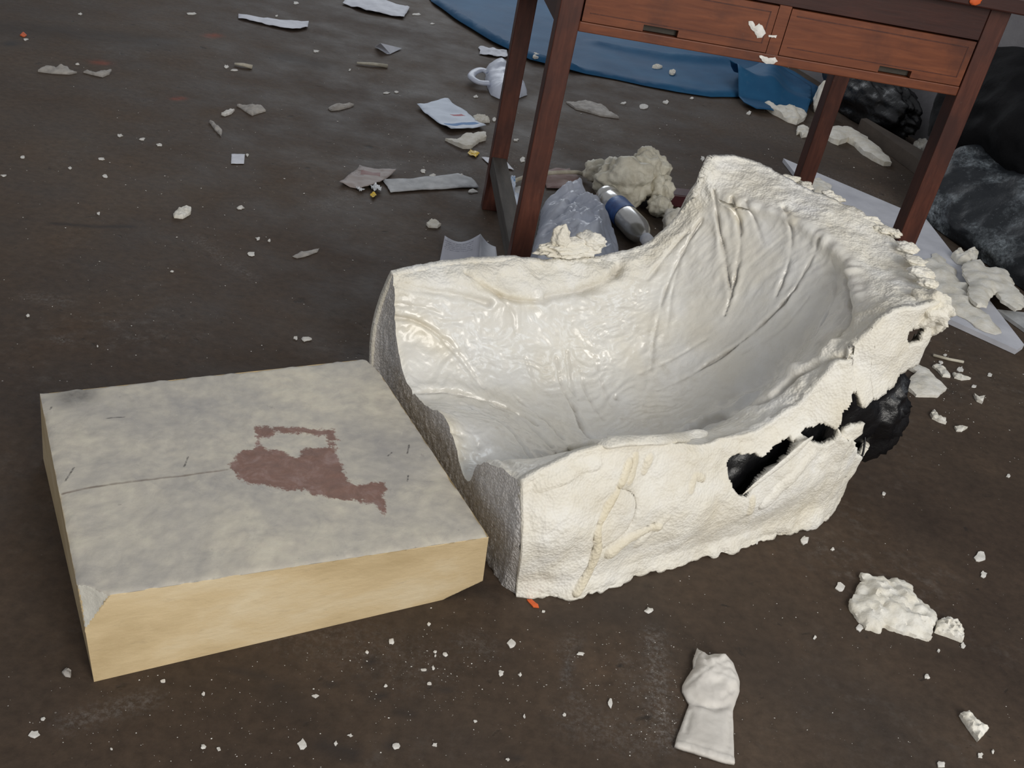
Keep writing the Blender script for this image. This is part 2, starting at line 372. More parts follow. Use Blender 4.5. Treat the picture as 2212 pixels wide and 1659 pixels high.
# ------------------------------------------------------------------ foam seat mould
MO = np.array([0.03, 1.12, 0.0]); MA = math.radians(34)
MU = np.array([math.cos(MA), math.sin(MA), 0]); MV = np.array([-math.sin(MA), math.cos(MA), 0])
def mw(L):
    L = np.asarray(L, float); return MO+L[..., 0:1]*MU+L[..., 1:2]*MV+L[..., 2:3]*np.array([0, 0, 1.0])
def grid_eval(C, n):
    C = np.asarray(C, float); R, K, _ = C.shape
    A = np.stack([smoothline(C[i], n) for i in range(R)])
    B = np.stack([smoothline(A[:, j], n) for j in range(A.shape[1])], 1)
    return B
CT = [  # rows front -> back; columns far rim -> near rim; (u, v, z) in metres
 [(.012,.478,.252),(.012,.462,.226),(.012,.425,.150),(.012,.345,.104),(.010,.225,.134),(.014,.140,.084),(.000,.082,.160),(.004,-.006,.196)],
 [(.100,.500,.253),(.100,.462,.232),(.100,.405,.142),(.105,.335,.092),(.110,.225,.104),(.110,.125,.082),(.090,.060,.166),(.080,.000,.220)],
 [(.220,.505,.254),(.220,.462,.226),(.220,.400,.132),(.220,.325,.074),(.220,.225,.062),(.220,.125,.074),(.190,.055,.182),(.185,.004,.221)],
 [(.340,.500,.243),(.340,.455,.214),(.340,.395,.132),(.340,.325,.074),(.345,.225,.054),(.340,.125,.076),(.320,.060,.165),(.315,.004,.196)],
 [(.445,.500,.248),(.450,.455,.226),(.455,.395,.160),(.470,.325,.112),(.475,.225,.092),(.470,.130,.112),(.430,.070,.178),(.420,.004,.204)],
 [(.540,.502,.270),(.545,.465,.258),(.560,.410,.228),(.580,.330,.205),(.590,.225,.190),(.580,.135,.200),(.530,.075,.255),(.500,.008,.252)],
 [(.606,.500,.350),(.618,.472,.352),(.640,.430,.350),(.668,.360,.356),(.690,.265,.354),(.684,.180,.344),(.628,.095,.338),(.566,.008,.330)],
 [(.616,.500,.415),(.636,.472,.398),(.658,.432,.392),(.690,.365,.398),(.716,.270,.398),(.712,.175,.384),(.650,.075,.378),(.600,.010,.386)],
 [(.640,.520,.434),(.700,.522,.432),(.745,.490,.428),(.775,.415,.420),(.812,.310,.418),(.812,.175,.402),(.765,.070,.398),(.702,.002,.404)],
]
NS = 46
B = grid_eval(CT, NS); RR, KK = B.shape[:2]
L = B.reshape(-1, 3); Wd = mw(L)
ii, jj = np.meshgrid(np.arange(RR)/NS, np.arange(KK)/NS, indexing='ij')
ii = ii.ravel(); jj = jj.ravel()
def gnormals(Wg):
    G3 = Wg.reshape(RR, KK, 3); du = np.gradient(G3, axis=0); dv = np.gradient(G3, axis=1)
    n = np.cross(du, dv).reshape(-1, 3); n /= np.linalg.norm(n, axis=1)[:, None]+1e-12
    return n*np.where(n[:, 2:3] < 0, -1, 1)
NRM = gnormals(Wd)
sm = lambda x, a, b: np.clip((x-a)/(b-a), 0, 1)**2*(3-2*np.clip((x-a)/(b-a), 0, 1))
inner = sm(jj, .7, 1.5)*(1-sm(jj, 5.9, 6.7))*(1-sm(ii, 6.75, 7.25))
inner = np.maximum(inner, .55*sm(jj, 5.5, 6.0)*(1-sm(ii, 4.2, 5.0)))*sm(ii, -.1, .15)
disp = np.zeros(len(Wd)); crease = np.zeros(len(Wd)); amber = np.zeros(len(Wd))
rough = 1-inner
disp += rough*(.0055*fbm(Wd, 16, 3, 3.1)+.0016*fbm(Wd, 75, 3, 1.7)+.0007*ridge(Wd, 130, 2, 5.))
disp += inner*(.0042*fbm(Wd, 11, 3, 8.2)+.0006*fbm(Wd, 80, 3, 4.4))
# seat front: kneaded, wrinkled skin; back: drawn smooth with fine long pleats
seat = inner*(1-sm(ii, 3.8, 5.2))
wl = np.column_stack([L[:, 0]*18+3*fbm(Wd, 8, 2, 2.2), L[:, 1]*46+3*fbm(Wd, 7, 2, 6.2), L[:, 2]*10])
disp += seat*(.0014*ridge(wl, 1.0, 2, 1.3)+.0009*ridge(wl, 2.3, 2, 7.3)*(.3+sm(pn(Wd, 9.0, 5.0), -.1, .4)))
wl2 = np.column_stack([L[:, 0]*14+2*fbm(Wd, 5, 2, 2.2), L[:, 1]*60+2.5*fbm(Wd, 5, 2, 6.2), L[:, 2]*8])
disp += inner*sm(ii, 4, 5)*.0010*ridge(wl2, 1.0, 2, 4.3)*(.4+sm(pn(Wd, 6.0, 2.0), 0.0, .5))
PX, PZ = proj(Wd)
def surf(pts):
    out = []
    for q in pts:
        d2 = np.hypot(PX[:, 0]-q[0], PX[:, 1]-q[1]); c = np.where(d2 < max(7, d2.min()+3))[0]
        out.append(Wd[c[np.argmin(PZ[c])]])
    return smoothline(np.array(out), 5)
CREASES = [  # photo path, depth (m), width (m), darkening of the colour
 ([(1765,520),(1735,580),(1690,650),(1640,700),(1580,750),(1500,800),(1420,840)], .0045, .0035, .8),
 ([(1830,770),(1735,800),(1640,862),(1560,900),(1480,935)], .010, .006, .6),
 ([(1330,850),(1342,900),(1346,948)], .005, .003, .7), ([(1205,770),(1218,825),(1242,880),(1262,930),(1288,948)], .005, .0035, .6),
 ([(1258,800),(1272,850),(1300,900)], .0035, .003, .3), ([(1290,770),(1300,820),(1318,870)], .003, .003, .2),
 ([(1535,415),(1545,470),(1562,560),(1575,640)], .007, .004, .5), ([(1578,425),(1592,490),(1590,560),(1578,630),(1560,680)], .007, .004, .4),
 ([(1610,430),(1622,470),(1640,520)], .006, .004, .5), ([(1690,440),(1702,490),(1700,560),(1672,640)], .004, .004, .3),
 ([(1510,470),(1468,545),(1440,620),(1418,700),(1402,790)], .005, .004, .3), ([(1480,500),(1440,540),(1405,600)], .005, .005, .1),
 ([(1470,540),(1450,620),(1440,700)], .003, .004, .1),
 ([(846,690),(905,698),(962,736),(1010,785),(1045,832)], .005, .005, .1), ([(860,660),(930,668),(1000,700)], .003, .004, .05),
 ([(848,622),(930,632),(1000,640),(1060,655)], .006, .006, .1), ([(1010,585),(1060,618),(1105,650),(1180,655)], .006, .006, .5),
 ([(1190,640),(1260,622),(1320,598),(1345,570)], .012, .007, .4), ([(1085,640),(1110,680),(1120,720)], .003, .005, .1),
 ([(885,850),(960,842),(1040,858),(1110,885),(1160,915)], .006, .006, .3), ([(1000,868),(1075,900),(1120,940),(1150,985)], .005, .004, .5),
 ([(1060,870),(1130,905),(1190,960)], .004, .004, .4), ([(1110,850),(1170,900),(1215,945)], .003, .003, .4),
 ([(980,930),(1040,960),(1100,1000)], .004, .006, .2), ([(1000,990),(1060,1000),(1110,1005)], .004, .006, .1),
 ([(1140,770),(1155,820),(1165,870)], .003, .003, .1), ([(1230,760),(1236,820),(1250,860)], .003, .0025, .1),
 ([(1380,800),(1450,770),(1520,730)], .002, .004, .1), ([(1600,760),(1690,700),(1740,640)], .002, .004, .1),
 ([(1790,560),(1800,640),(1760,720)], .003, .004, .2), ([(1825,600),(1830,680),(1800,740)], .005, .005, .2),
]
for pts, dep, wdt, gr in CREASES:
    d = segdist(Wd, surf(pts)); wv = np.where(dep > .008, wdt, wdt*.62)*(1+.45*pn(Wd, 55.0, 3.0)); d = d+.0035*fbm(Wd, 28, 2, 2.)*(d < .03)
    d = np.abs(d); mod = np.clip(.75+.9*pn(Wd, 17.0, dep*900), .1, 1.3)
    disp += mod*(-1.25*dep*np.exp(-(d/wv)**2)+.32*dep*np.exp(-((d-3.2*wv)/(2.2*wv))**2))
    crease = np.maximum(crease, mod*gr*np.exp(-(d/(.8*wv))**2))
RIDGES = [  # raised lips and rolls
 ([(1560,960),(1640,915),(1720,868),(1800,800),(1850,735)], .007, .012),
 ([(1490,922),(1560,888),(1640,846),(1730,790),(1800,745)], .011, .012), ([(1560,440),(1640,450),(1720,478),(1800,540),(1838,585)], .008, .014),
 ([(1530,415),(1545,500),(1540,600)], .004, .008), ([(1830,590),(1845,640),(1850,690)], .010, .010),
 ([(1090,575),(1180,560),(1280,575)], .008, .012), ([(1300,590),(1380,550),(1440,510)], .006, .010),
]
for pts, hgt, wdt in RIDGES:
    d = segdist(Wd, surf(pts)); disp += hgt*np.exp(-(d/wdt)**2)*(.75+.6*pn(Wd, 45.0, 1.0))
for pts, wdt in [([(1040,612),(1100,640),(1150,652)], .012), ([(1575,430),(1590,470)], .014), ([(950,900),(975,960)], .02), ([(1700,455),(1715,475)], .01), ([(900,700),(960,740)], .02)]:
    amber = np.maximum(amber, .6*np.exp(-(segdist(Wd, surf(pts))/wdt)**2))
amber = np.maximum(amber, .22*sm(fbm(Wd, 7, 3, 12.0), .15, .6))
Wt = Wd+NRM*disp[:, None]
quad = []
for i in range(RR-1):
    for j in range(KK-1):
        a = i*KK+j; quad.append([a, a+1, a+KK+1, a+KK])
# outer skin: from the rim down to the floor
topidx = [i*KK for i in range(RR)]                       # far rim, front -> back
near_i = [i*KK+KK-1 for i in range(RR)]
back_i = [(RR-1)*KK+j for j in range(KK)]
front_i = list(range(KK))
def along(ctrl, count): 
    c = smoothline(np.array(ctrl), NS); return c
FARB = [(.006,.500,0),(.10,.515,0),(.22,.525,0),(.34,.525,0),(.445,.525,0),(.53,.53,0),(.59,.53,0),(.62,.53,0),(.66,.53,0)]
NEARB = [(.030,-.022,0),(.10,-.046,0),(.20,-.042,0),(.33,-.034,0),(.44,-.030,0),(.535,-.026,0),(.62,-.016,0),(.672,.004,0),(.725,.048,0)]
BACKB = [(.66,.53,0),(.71,.525,0),(.745,.49,0),(.772,.41,0),(.79,.31,0),(.798,.21,0),(.772,.11,0),(.725,.048,0)]
loop_idx = topidx+back_i[1:]+near_i[::-1][1:]
loop_base = np.vstack([along(FARB, 0), along(BACKB, 0)[1:], along(NEARB, 0)[::-1][1:]])
K = 84
Pt = Wt[loop_idx]; Pb = mw(loop_base); n = len(loop_idx)
tn = np.gradient(Pb, axis=0); out_n = np.cross(tn, np.array([0, 0, 1.0])); out_n /= np.linalg.norm(out_n, axis=1)[:, None]+1e-9
cen = mw(np.array([.35, .25, 0])); s = np.sign(np.sum(out_n*(Pb-cen), axis=1)); out_n *= np.where(s == 0, 1, s)[:, None]
ks = np.linspace(0, 1, K+1)
SK = []
for k in ks:
    p = Pt*(1-k)+Pb*k+out_n*(.022*math.sin(PI*min(1, k*1.15))**1.2); SK.append(p)
SK = np.array(SK); SKf = SK.reshape(-1, 3); kk = np.repeat(ks, n); ON = np.tile(out_n, (K+1, 1))
fade = sm(kk, 0, .06)*np.tile(sm(np.minimum(np.arange(n), n-1-np.arange(n)), -6, 26), K+1)
sd = .009*fbm(SKf, 8, 2, 2.0)+.0035*fbm(SKf, 24, 3, 7.7)+.0004*ridge(SKf, 110, 2, 3.)
PXs, PZs = proj(SKf)
def surf_s(pts):
    o = []
    for q in pts:
        d2 = np.hypot(PXs[:, 0]-q[0], PXs[:, 1]-q[1]); c = np.where(d2 < max(8, d2.min()+3))[0]; o.append(SKf[c[np.argmin(PZs[c])]])
    return smoothline(np.array(o), 5)
amb_s = .25*sm(fbm(SKf, 8, 3, 22.0), .2, .6); cre_s = np.zeros(len(SKf)); inn_s = .25*sm(fbm(SKf, 6, 3, 31.0), 0, .5)
for pts, hgt, wdt, am in [([(1362,1000),(1345,1050),(1318,1105),(1297,1150),(1290,1190),(1266,1235),(1243,1275)], .007, .0065, .9),
                          ([(1375,985),(1372,1030),(1366,1045)], .005, .006, .8), ([(1405,985),(1400,1020)], .005, .006, .7),
                          ([(1312,1195),(1360,1165),(1420,1138)], .008, .007, .7), ([(1380,1180),(1410,1150),(1440,1120)], .005, .008, .2),
                          ([(1130,1060),(1180,1045),(1250,1015),(1290,1005)], .006, .012, .15), ([(1620,1105),(1625,1080)], .005, .006, .7),
                          ([(1490,1060),(1500,1030),(1520,1035)], .004, .006, .6), ([(1650,1090),(1700,1040),(1760,985)], .006, .010, .1)]:
    wdt = wdt*.62; d = np.abs(segdist(SKf, surf_s(pts))+.0025*fbm(SKf, 35, 2, 4.)); g = 1/(1+(d/wdt)**6); sd += .7*hgt*g*np.clip(1-(d/wdt/1.6)**2, .3, 1); amb_s = np.maximum(amb_s, am*g)
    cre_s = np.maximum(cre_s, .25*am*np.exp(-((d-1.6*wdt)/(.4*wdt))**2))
d = segdist(SKf, surf_s([(1345,1060),(1378,1075),(1380,1110),(1350,1160),(1300,1190)])); sd -= .004*np.exp(-(d/.004)**2)
d = segdist(SKf, surf_s([(1145,1050),(1128,1090),(1132,1130)])); sd -= .014*np.exp(-(d/.012)**2)
sd += sm(kk, .86, 1)*(.005*fbm(SKf, 40, 3, 4.))*(1-sm(kk, .985, 1)*.4)
SKd = SKf+ON*(sd*fade)[:, None]
SKd[:, 2] = np.maximum(SKd[:, 2]+sm(kk, .9, 1)*np.maximum(0, .007*fbm(SKf, 38, 3, 9.)), 0.0)
HOLES = [
 [(1562,1000),(1572,985),(1590,978),(1612,974),(1632,980),(1648,986),(1668,962),(1690,944),(1704,938),(1706,954),(1724,944),(1700,985),(1668,1010),(1640,1028),(1622,1056),(1610,1072),(1586,1062),(1568,1034)],
 [(1726,934),(1742,918),(1765,914),(1790,912),(1806,924),(1800,950),(1778,962),(1748,954)],
 [(1806,922),(1816,898),(1832,872),(1838,842),(1850,850),(1862,876),(1882,858),(1905,846),(1935,815),(1950,790),(2060,760),(2060,1000),(1900,1020),(1846,980),(1840,950),(1812,940)],
 [(1952,716),(1966,704),(1992,700),(1998,712),(1980,734),(1962,748),(1954,738)],
]
jit = np.column_stack([4*pn(SKf, 60.0, 1.), 4*pn(SKf, 60.0, 8.)])*1.6
PXd = proj(SKd)[0]+jit; rel = mw(np.array([[0, 0, 0]]))
facing = np.sum(ON*(EYE-SKf), axis=1) > -.15
hole = np.zeros(len(SKd), bool)
for h in HOLES: hole |= inside(PXd, h)
# the back of the mould is tucked in above the black liner: keep its far side whole
loc_u = (SKf-MO)@MU; loc_v = (SKf-MO)@MV; hole &= (loc_v < .30) & ((SKf[:, 2] > .11) | (loc_v < .02))
skq = []
for k in range(K):
    for i in range(n-1):
        f = [k*n+i, (k+1)*n+i, (k+1)*n+i+1, k*n+i+1]
        if hole[f].sum() < 3: skq.append(f)
mould = empty('foam_seat_mould', tuple(MO), 'big cream foam seat mould with curved glossy hollow and ragged rim', 'foam mould')
def under(parent, V): return np.asarray(V)-np.array(parent.location[:])
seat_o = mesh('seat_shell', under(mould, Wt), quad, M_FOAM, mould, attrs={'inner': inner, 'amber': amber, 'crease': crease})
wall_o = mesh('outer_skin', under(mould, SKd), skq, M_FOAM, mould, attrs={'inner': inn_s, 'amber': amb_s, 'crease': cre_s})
md = wall_o.modifiers.new('thickness', 'SOLIDIFY'); md.thickness = .012; md.offset = 0
lip = surf([(1206,978),(1240,966),(1290,957),(1350,954),(1420,950),(1480,941),(1524,933)])+np.array([0, 0, .003])
lt = np.linspace(0, 1, len(lip)); V, F = tube(lip, np.interp(lt, [0, .05, .25, .6, .92, 1], [.003, .009, .013, .010, .012, .004]), 16, .6)
V = V+(.010*fbm(V, 22, 3, 2.)+.003*ridge(V, 60, 2, 5.))[:, None]*np.array([.4, -.6, .7])
mesh('rolled_lip', under(mould, V), F, M_FOAM, mould, attrs={'inner': np.full(len(V), .35), 'amber': np.full(len(V), .1), 'crease': np.zeros(len(V))})
# the sawn front end: three cut faces, their shade put into a grey foam colour
fp = Wt[front_i]; fb = mw(np.column_stack([np.full(KK, .020), np.linspace(.500, .004, KK)*0+((Wt[front_i]-MO)@MV), np.zeros(KK)]))
fb[0] = Pb[0]; fb[-1] = Pb[-1]
FK = 26; fv = []
for k in np.linspace(0, 1, FK+1): fv.append(fp*(1-k)+fb*k)
sk3 = SKd.reshape(K+1, n, 3); kq = np.linspace(0, 1, FK+1)
for r in range(FK+1):
    e0 = np.array([np.interp(kq[r], ks, sk3[:, 0, c]) for c in range(3)])-fv[r][0]; e1 = np.array([np.interp(kq[r], ks, sk3[:, -1, c]) for c in range(3)])-fv[r][-1]
    w0 = np.clip(1-np.arange(KK)/60, 0, 1)[:, None]; w1 = w0[::-1]; fv[r] = fv[r]+w0*e0+w1*e1
fv = np.array(fv).reshape(-1, 3); fv += -MU*(.0022*fbm(fv, 90, 3, 5.)*np.repeat(sm(np.linspace(0, 1, FK+1), 0, .15), KK))[:, None]
fq = [[k*KK+i, k*KK+i+1, (k+1)*KK+i+1, (k+1)*KK+i] for k in range(FK) for i in range(KK-1)]
mesh('cut_face', under(mould, fv), fq, M_CUT, mould)['label'] = 'sawn end of bead foam, shade painted grey'

def blob(c, r, amp, freq, seed, sub=4, rdg=0.0, floor=None, rot=0.0):
    bm = bmesh.new(); bmesh.ops.create_icosphere(bm, subdivisions=sub, radius=1)
    V = np.array([v.co[:] for v in bm.verts]); bm.verts.index_update(); F = [[v.index for v in f.verts] for f in bm.faces]; bm.free()
    nn = fbm(V, freq, 4, seed)*amp+(ridge(V, freq*1.3, 3, seed+3)*rdg if rdg else 0)
    V = V*(1+nn)[:, None]*np.array(r)
    cr, sr = math.cos(rot), math.sin(rot); V = np.column_stack([V[:, 0]*cr-V[:, 1]*sr, V[:, 0]*sr+V[:, 1]*cr, V[:, 2]])+np.array(c)
    if floor is not None: V[:, 2] = np.maximum(V[:, 2], floor+.002*(1+pn(V, 60.0, 1.)))
    return V, F
def zattrs(n, inner=0.0, amber=.1): return {'inner': np.full(n, inner), 'amber': np.full(n, amber), 'crease': np.zeros(n)}
# ragged foam spill on the far rim, drips and flaps on the near side
V, F = join([blob(mw(np.array([.375, .515, .262])), (.060, .020, .018), .38, 1.9, 4.0, 5, .05, rot=MA), blob(mw(np.array([.345, .512, .285])), (.015, .014, .022), .35, 1.6, 7.0, 4, .05),
             blob(mw(np.array([.415, .515, .275])), (.026, .018, .015), .4, 1.7, 9.0, 4, .05)])
mesh('foam_spill', under(mould, V), F, M_FOAM, mould, attrs=zattrs(len(V), 0, .15))
V, F = join([blob(G(2012, 665, .385), (.030, .030, .026), .35, 2.0, 3.0, 4, .08), blob(G(2022, 690, .365), (.016, .018, .026), .3, 2.0, 5.0, 4, .05), blob(G(2012, 712, .345), (.0065, .0065, .018), .25, 2.0, 6.0, 3)])
mesh('rim_drip', under(mould, V), F, M_FOAM, mould, attrs=zattrs(len(V), 0, .1))
rsd = random.Random(5); parts = []
for q in [(1960,535),(1975,562),(1990,590),(2005,612),(1935,505),(1880,478),(1805,428),(1790,422),(1740,402),(1640,362),(1610,352),(1620,358),(1860,470),(1915,498),(1705,388)]:
    parts.append(blob(G(q[0], q[1], .41), (.010+.012*rsd.random(), .010+.008*rsd.random(), .005+.004*rsd.random()), .38, 1.5, rsd.random()*50, 4, .03))
for V, F in parts: mesh('rim_crumble', under(mould, V), F, M_FOAM, mould, attrs=zattrs(len(V), 0, .2))
def lv(x, y, v):
    d = ray(x, y); t = (v-(EYE-MO)@MV)/(d@MV); return EYE+t*d
fl = smoothline([lv(1604, 1069, -.040), lv(1650, 1032, -.040), lv(1700, 992, -.038), (lv(1738, 958, -.034)), lv(1752, 948, -.022)], 6)
V, F = tube(fl, np.interp(np.linspace(0, 1, len(fl)), [0, .15, .6, 1], [.001, .0045, .007, .004]), 10, .35, MV)
V = V+.0015*fbm(V, 25, 2, 1.)[:, None]
mesh('torn_flap', under(mould, V), F, M_FOAM, mould, attrs=zattrs(len(V), 0, 0))
fo = np.array([lv(*q, -.012) for q in [(1800,940),(1812,918),(1830,908),(1856,905),(1850,925),(1836,940),(1826,945),(1822,965),(1812,985),(1800,980),(1798,955)]])
fo2 = np.column_stack([(fo-MO)@MU, fo[:, 2]])
V, F = sheet(rag(fo2, .005, .002, 3.), .006, lambda P, d: .003+.004*np.minimum(1, d/.006)+.003*pn(P3(P), 70.), lambda P, d: -.004+0*d)
V = MO+V[:, 0:1]*MU-(V[:, 2:3]+.022)*MV*1.0+V[:, 1:2]*np.array([0, 0, 1.])
mesh('torn_scrap', under(mould, V), F, M_FOAM, mould, attrs=zattrs(len(V), 0, 0))

# black bin liner inside and behind the mould
bp = smoothline(mw(np.array([(.345, .020, .10), (.43, .022, .12), (.52, .028, .155), (.60, .040, .180), (.66, .060, .185), (.715, .080, .165), (.765, .095, .140), (.80, .105, .11)])), 10)
bt = np.linspace(0, 1, len(bp))
rz = np.interp(bt, [0, .12, .3, .5, .62, .78, .92, 1], [.03, .065, .07, .065, .075, .105, .09, .01]); ry = np.interp(bt, [0, .12, .5, .62, .78, .92, 1], [.012, .020, .022, .035, .075, .070, .01])
seg = 64; BV = []
for i, c in enumerate(bp):
    t = bp[min(i+1, len(bp)-1)]-bp[max(0, i-1)]; t[2] = 0; t /= np.linalg.norm(t); sd_ = np.cross(t, [0, 0, 1.])
    for k in range(seg):
        a = 2*PI*k/seg; BV.append(c+ry[i]*math.cos(a)*sd_+rz[i]*math.sin(a)*np.array([0, 0, 1.]))
BV = np.array(BV); cc = np.repeat(bp, seg, axis=0); dirn = BV-cc; dirn /= np.linalg.norm(dirn, axis=1)[:, None]+1e-9
BV = BV+dirn*(.013*ridge(BV, 21, 4, 2.)-.005)[:, None]*np.repeat(np.interp(bt, [0, .5, .65, 1], [.5, .5, 1.3, .6]), seg)[:, None]; BV[:, 2] = np.maximum(BV[:, 2], .002)
BF = [[i*seg+k, i*seg+(k+1) % seg, (i+1)*seg+(k+1) % seg, (i+1)*seg+k] for i in range(len(bp)-1) for k in range(seg)]
liner = empty('black_bin_liner', tuple(MO+MU*.78+MV*.1), 'crumpled black bin liner poking out behind and through the foam mould', 'plastic bag')
mesh('liner_film', under(liner, BV), BF, M_BLACK, liner)
th = smoothline([lv(1868, 930, .03), lv(1868, 955, .02), lv(1862, 985, .01), lv(1845, 1005, .0), lv(1828, 1028, -.012), lv(1815, 1032, -.018), lv(1803, 1034, -.02)], 6)
th[:, 2] = np.maximum(th[:, 2], .004); V, F = tube(th, np.interp(np.linspace(0, 1, len(th)), [0, .6, 1], [.0022, .0015, .0006]), 6)
mesh('torn_thread', under(liner, V), F, M_BLACK, liner)

# ------------------------------------------------------------------ yellowed foam block
BH = .121
bl = {'fl0': G(203, 1473), 'fl1': G(172, 1292, BH), 'bl1': G(86, 848, BH), 'br1': G(800, 772, BH), 'fr1': G(1056, 1157, BH), 'fr0': G(1040, 1276, .0)}
bl['bl0'] = bl['bl1']+np.array([-.004, .006, -BH]); bl['br0'] = bl['br1']+np.array([.004, .004, -BH])
for k in ('fl0', 'fr0', 'bl0', 'br0'): bl[k][2] = 0
def block_mesh(nx=190, ny=150, nz=44):
    idx = {}; V = []; par = []
    def vid(i, j, k):
        if (i, j, k) not in idx:
            idx[(i, j, k)] = len(V); u, v, w = i/nx, j/ny, k/nz
            c = lambda s: (bl['fl'+s]*(1-u)+bl['fr'+s]*u)*(1-v)+(bl['bl'+s]*(1-u)+bl['br'+s]*u)*v
            V.append(c('0')*(1-w)+c('1')*w); par.append((u, v, w))
        return idx[(i, j, k)]
    F = []; mi = []
    for i in range(nx):
        for j in range(ny):
            F.append([vid(i, j, nz), vid(i+1, j, nz), vid(i+1, j+1, nz), vid(i, j+1, nz)]); mi.append(0)
    for i in range(nx):
        for k in range(nz):
            F.append([vid(i, 0, k), vid(i+1, 0, k), vid(i+1, 0, k+1), vid(i, 0, k+1)]); mi.append(1)
            F.append([vid(i+1, ny, k), vid(i, ny, k), vid(i, ny, k+1), vid(i+1, ny, k+1)]); mi.append(1)
    for j in range(ny):
        for k in range(nz):
            F.append([vid(0, j+1, k), vid(0, j, k), vid(0, j, k+1), vid(0, j+1, k+1)]); mi.append(1)
            F.append([vid(nx, j, k), vid(nx, j+1, k), vid(nx, j+1, k+1), vid(nx, j, k+1)]); mi.append(1)
    F.append([vid(0, 0, 0), vid(0, ny, 0), vid(nx, ny, 0), vid(nx, 0, 0)]); mi.append(1)
    return np.array(V), F, mi, np.array(par)
V, F, mi, par = block_mesh()
bc = V.mean(0)
def cut(V, a, b, c, soft=0.0):
    n = np.cross(b-a, c-a); n /= np.linalg.norm(n)
    if n@(bc-a) > 0: n = -n
    e = (V-a)@n; h = np.maximum(e, 0); return V-h[:, None]*n, e > 0
dent = .0028*np.maximum(0, -fbm(V, 14, 3, 3.)-.25)+.0008*fbm(V, 60, 3, 2.)
cn = V-bc; edge = np.minimum.reduce([np.where(par[:, 0] > .5, 1-par[:, 0], par[:, 0])*.5, np.where(par[:, 1] > .5, 1-par[:, 1], par[:, 1])*.45])
V[:, 2] -= np.where(par[:, 2] > .999, dent+.003*np.exp(-edge/.004)*(1+pn(V, 50., 2.)), 0)
p_top = G(168, 1258, BH); p_ft = G(262, 1291, BH); p_fl = bl['fl0']*.62+bl['fl1']*.38
V, chip = cut(V, p_top, p_ft, bl['fl0']*.387+bl['fl1']*.613)
dchip = np.zeros(len(V)); dchip[chip] = .0025*fbm(V[chip], 30, 3, 8.)-.001; V += dchip[:, None]*np.array([-.5, -.6, .6])
V, _ = cut(V, G(1030, 1283, .0), G(960, 1300, .0)+np.array([0, 0, 0]), G(1037, 1240, .04)) if False else (V, None)
# worn bottom corner on the front right, clipped top corner at the back right
fr, fl_, br = bl['fr0'], bl['fl0'], bl['br0']; ex = (fl_-fr)/np.linalg.norm(fl_-fr); ey = (br-fr)/np.linalg.norm(br-fr)
V, _ = cut(V, fr+ex*.060, fr+np.array([0, 0, .024]), fr+ex*.060+ey*1.0)
br1 = bl['br1']; V, _ = cut(V, br1-ey*.045, br1+ex*.012, br1-ey*.045-np.array([0, 0, 1.]))
V[:, 2] = np.maximum(V[:, 2], 0)
TP = V[:, :2]
def gp(px): return gpoly(px, BH)
stain = sdf(TP, gp([(498,1003),(515,978),(548,968),(556,956),(575,970),(600,975),(640,985),(690,968),(725,978),(740,995),(742,1015),(748,1038),(782,1048),(800,1044),(830,1042),(830,1070),(833,1110),(812,1090),(770,1082),(740,1078),(700,1072),(660,1062),(610,1055),(560,1048),(525,1040),(510,1022)]))
ring = sdf(TP, gp([(556,922),(590,924),(650,926),(722,930),(725,960),(724,985),(690,990),(655,985),(652,972),(700,968),(712,966),(710,940),(650,934),(600,932),(575,944),(556,944)]))
stain = np.maximum(stain, ring+.0022)
seam = segdist(TP, gp([(135,1064),(170,1058),(240,1046),(320,1036),(400,1026),(492,1014)]))
marks = np.minimum.reduce([segdist(TP, gp(l)) for l in ([(230,904),(270,900)], [(398,1008),(406,985)], [(108,884),(112,878)], [(838,985),(846,978)], [(880,980),(884,960)], [(880,1040),(882,1025)], [(140,1040),(160,1010)], [(300,1300),(330,1290)])])
grime = np.exp(-(segdist(TP, gp([(150,860),(175,852)]))/.022)**2)
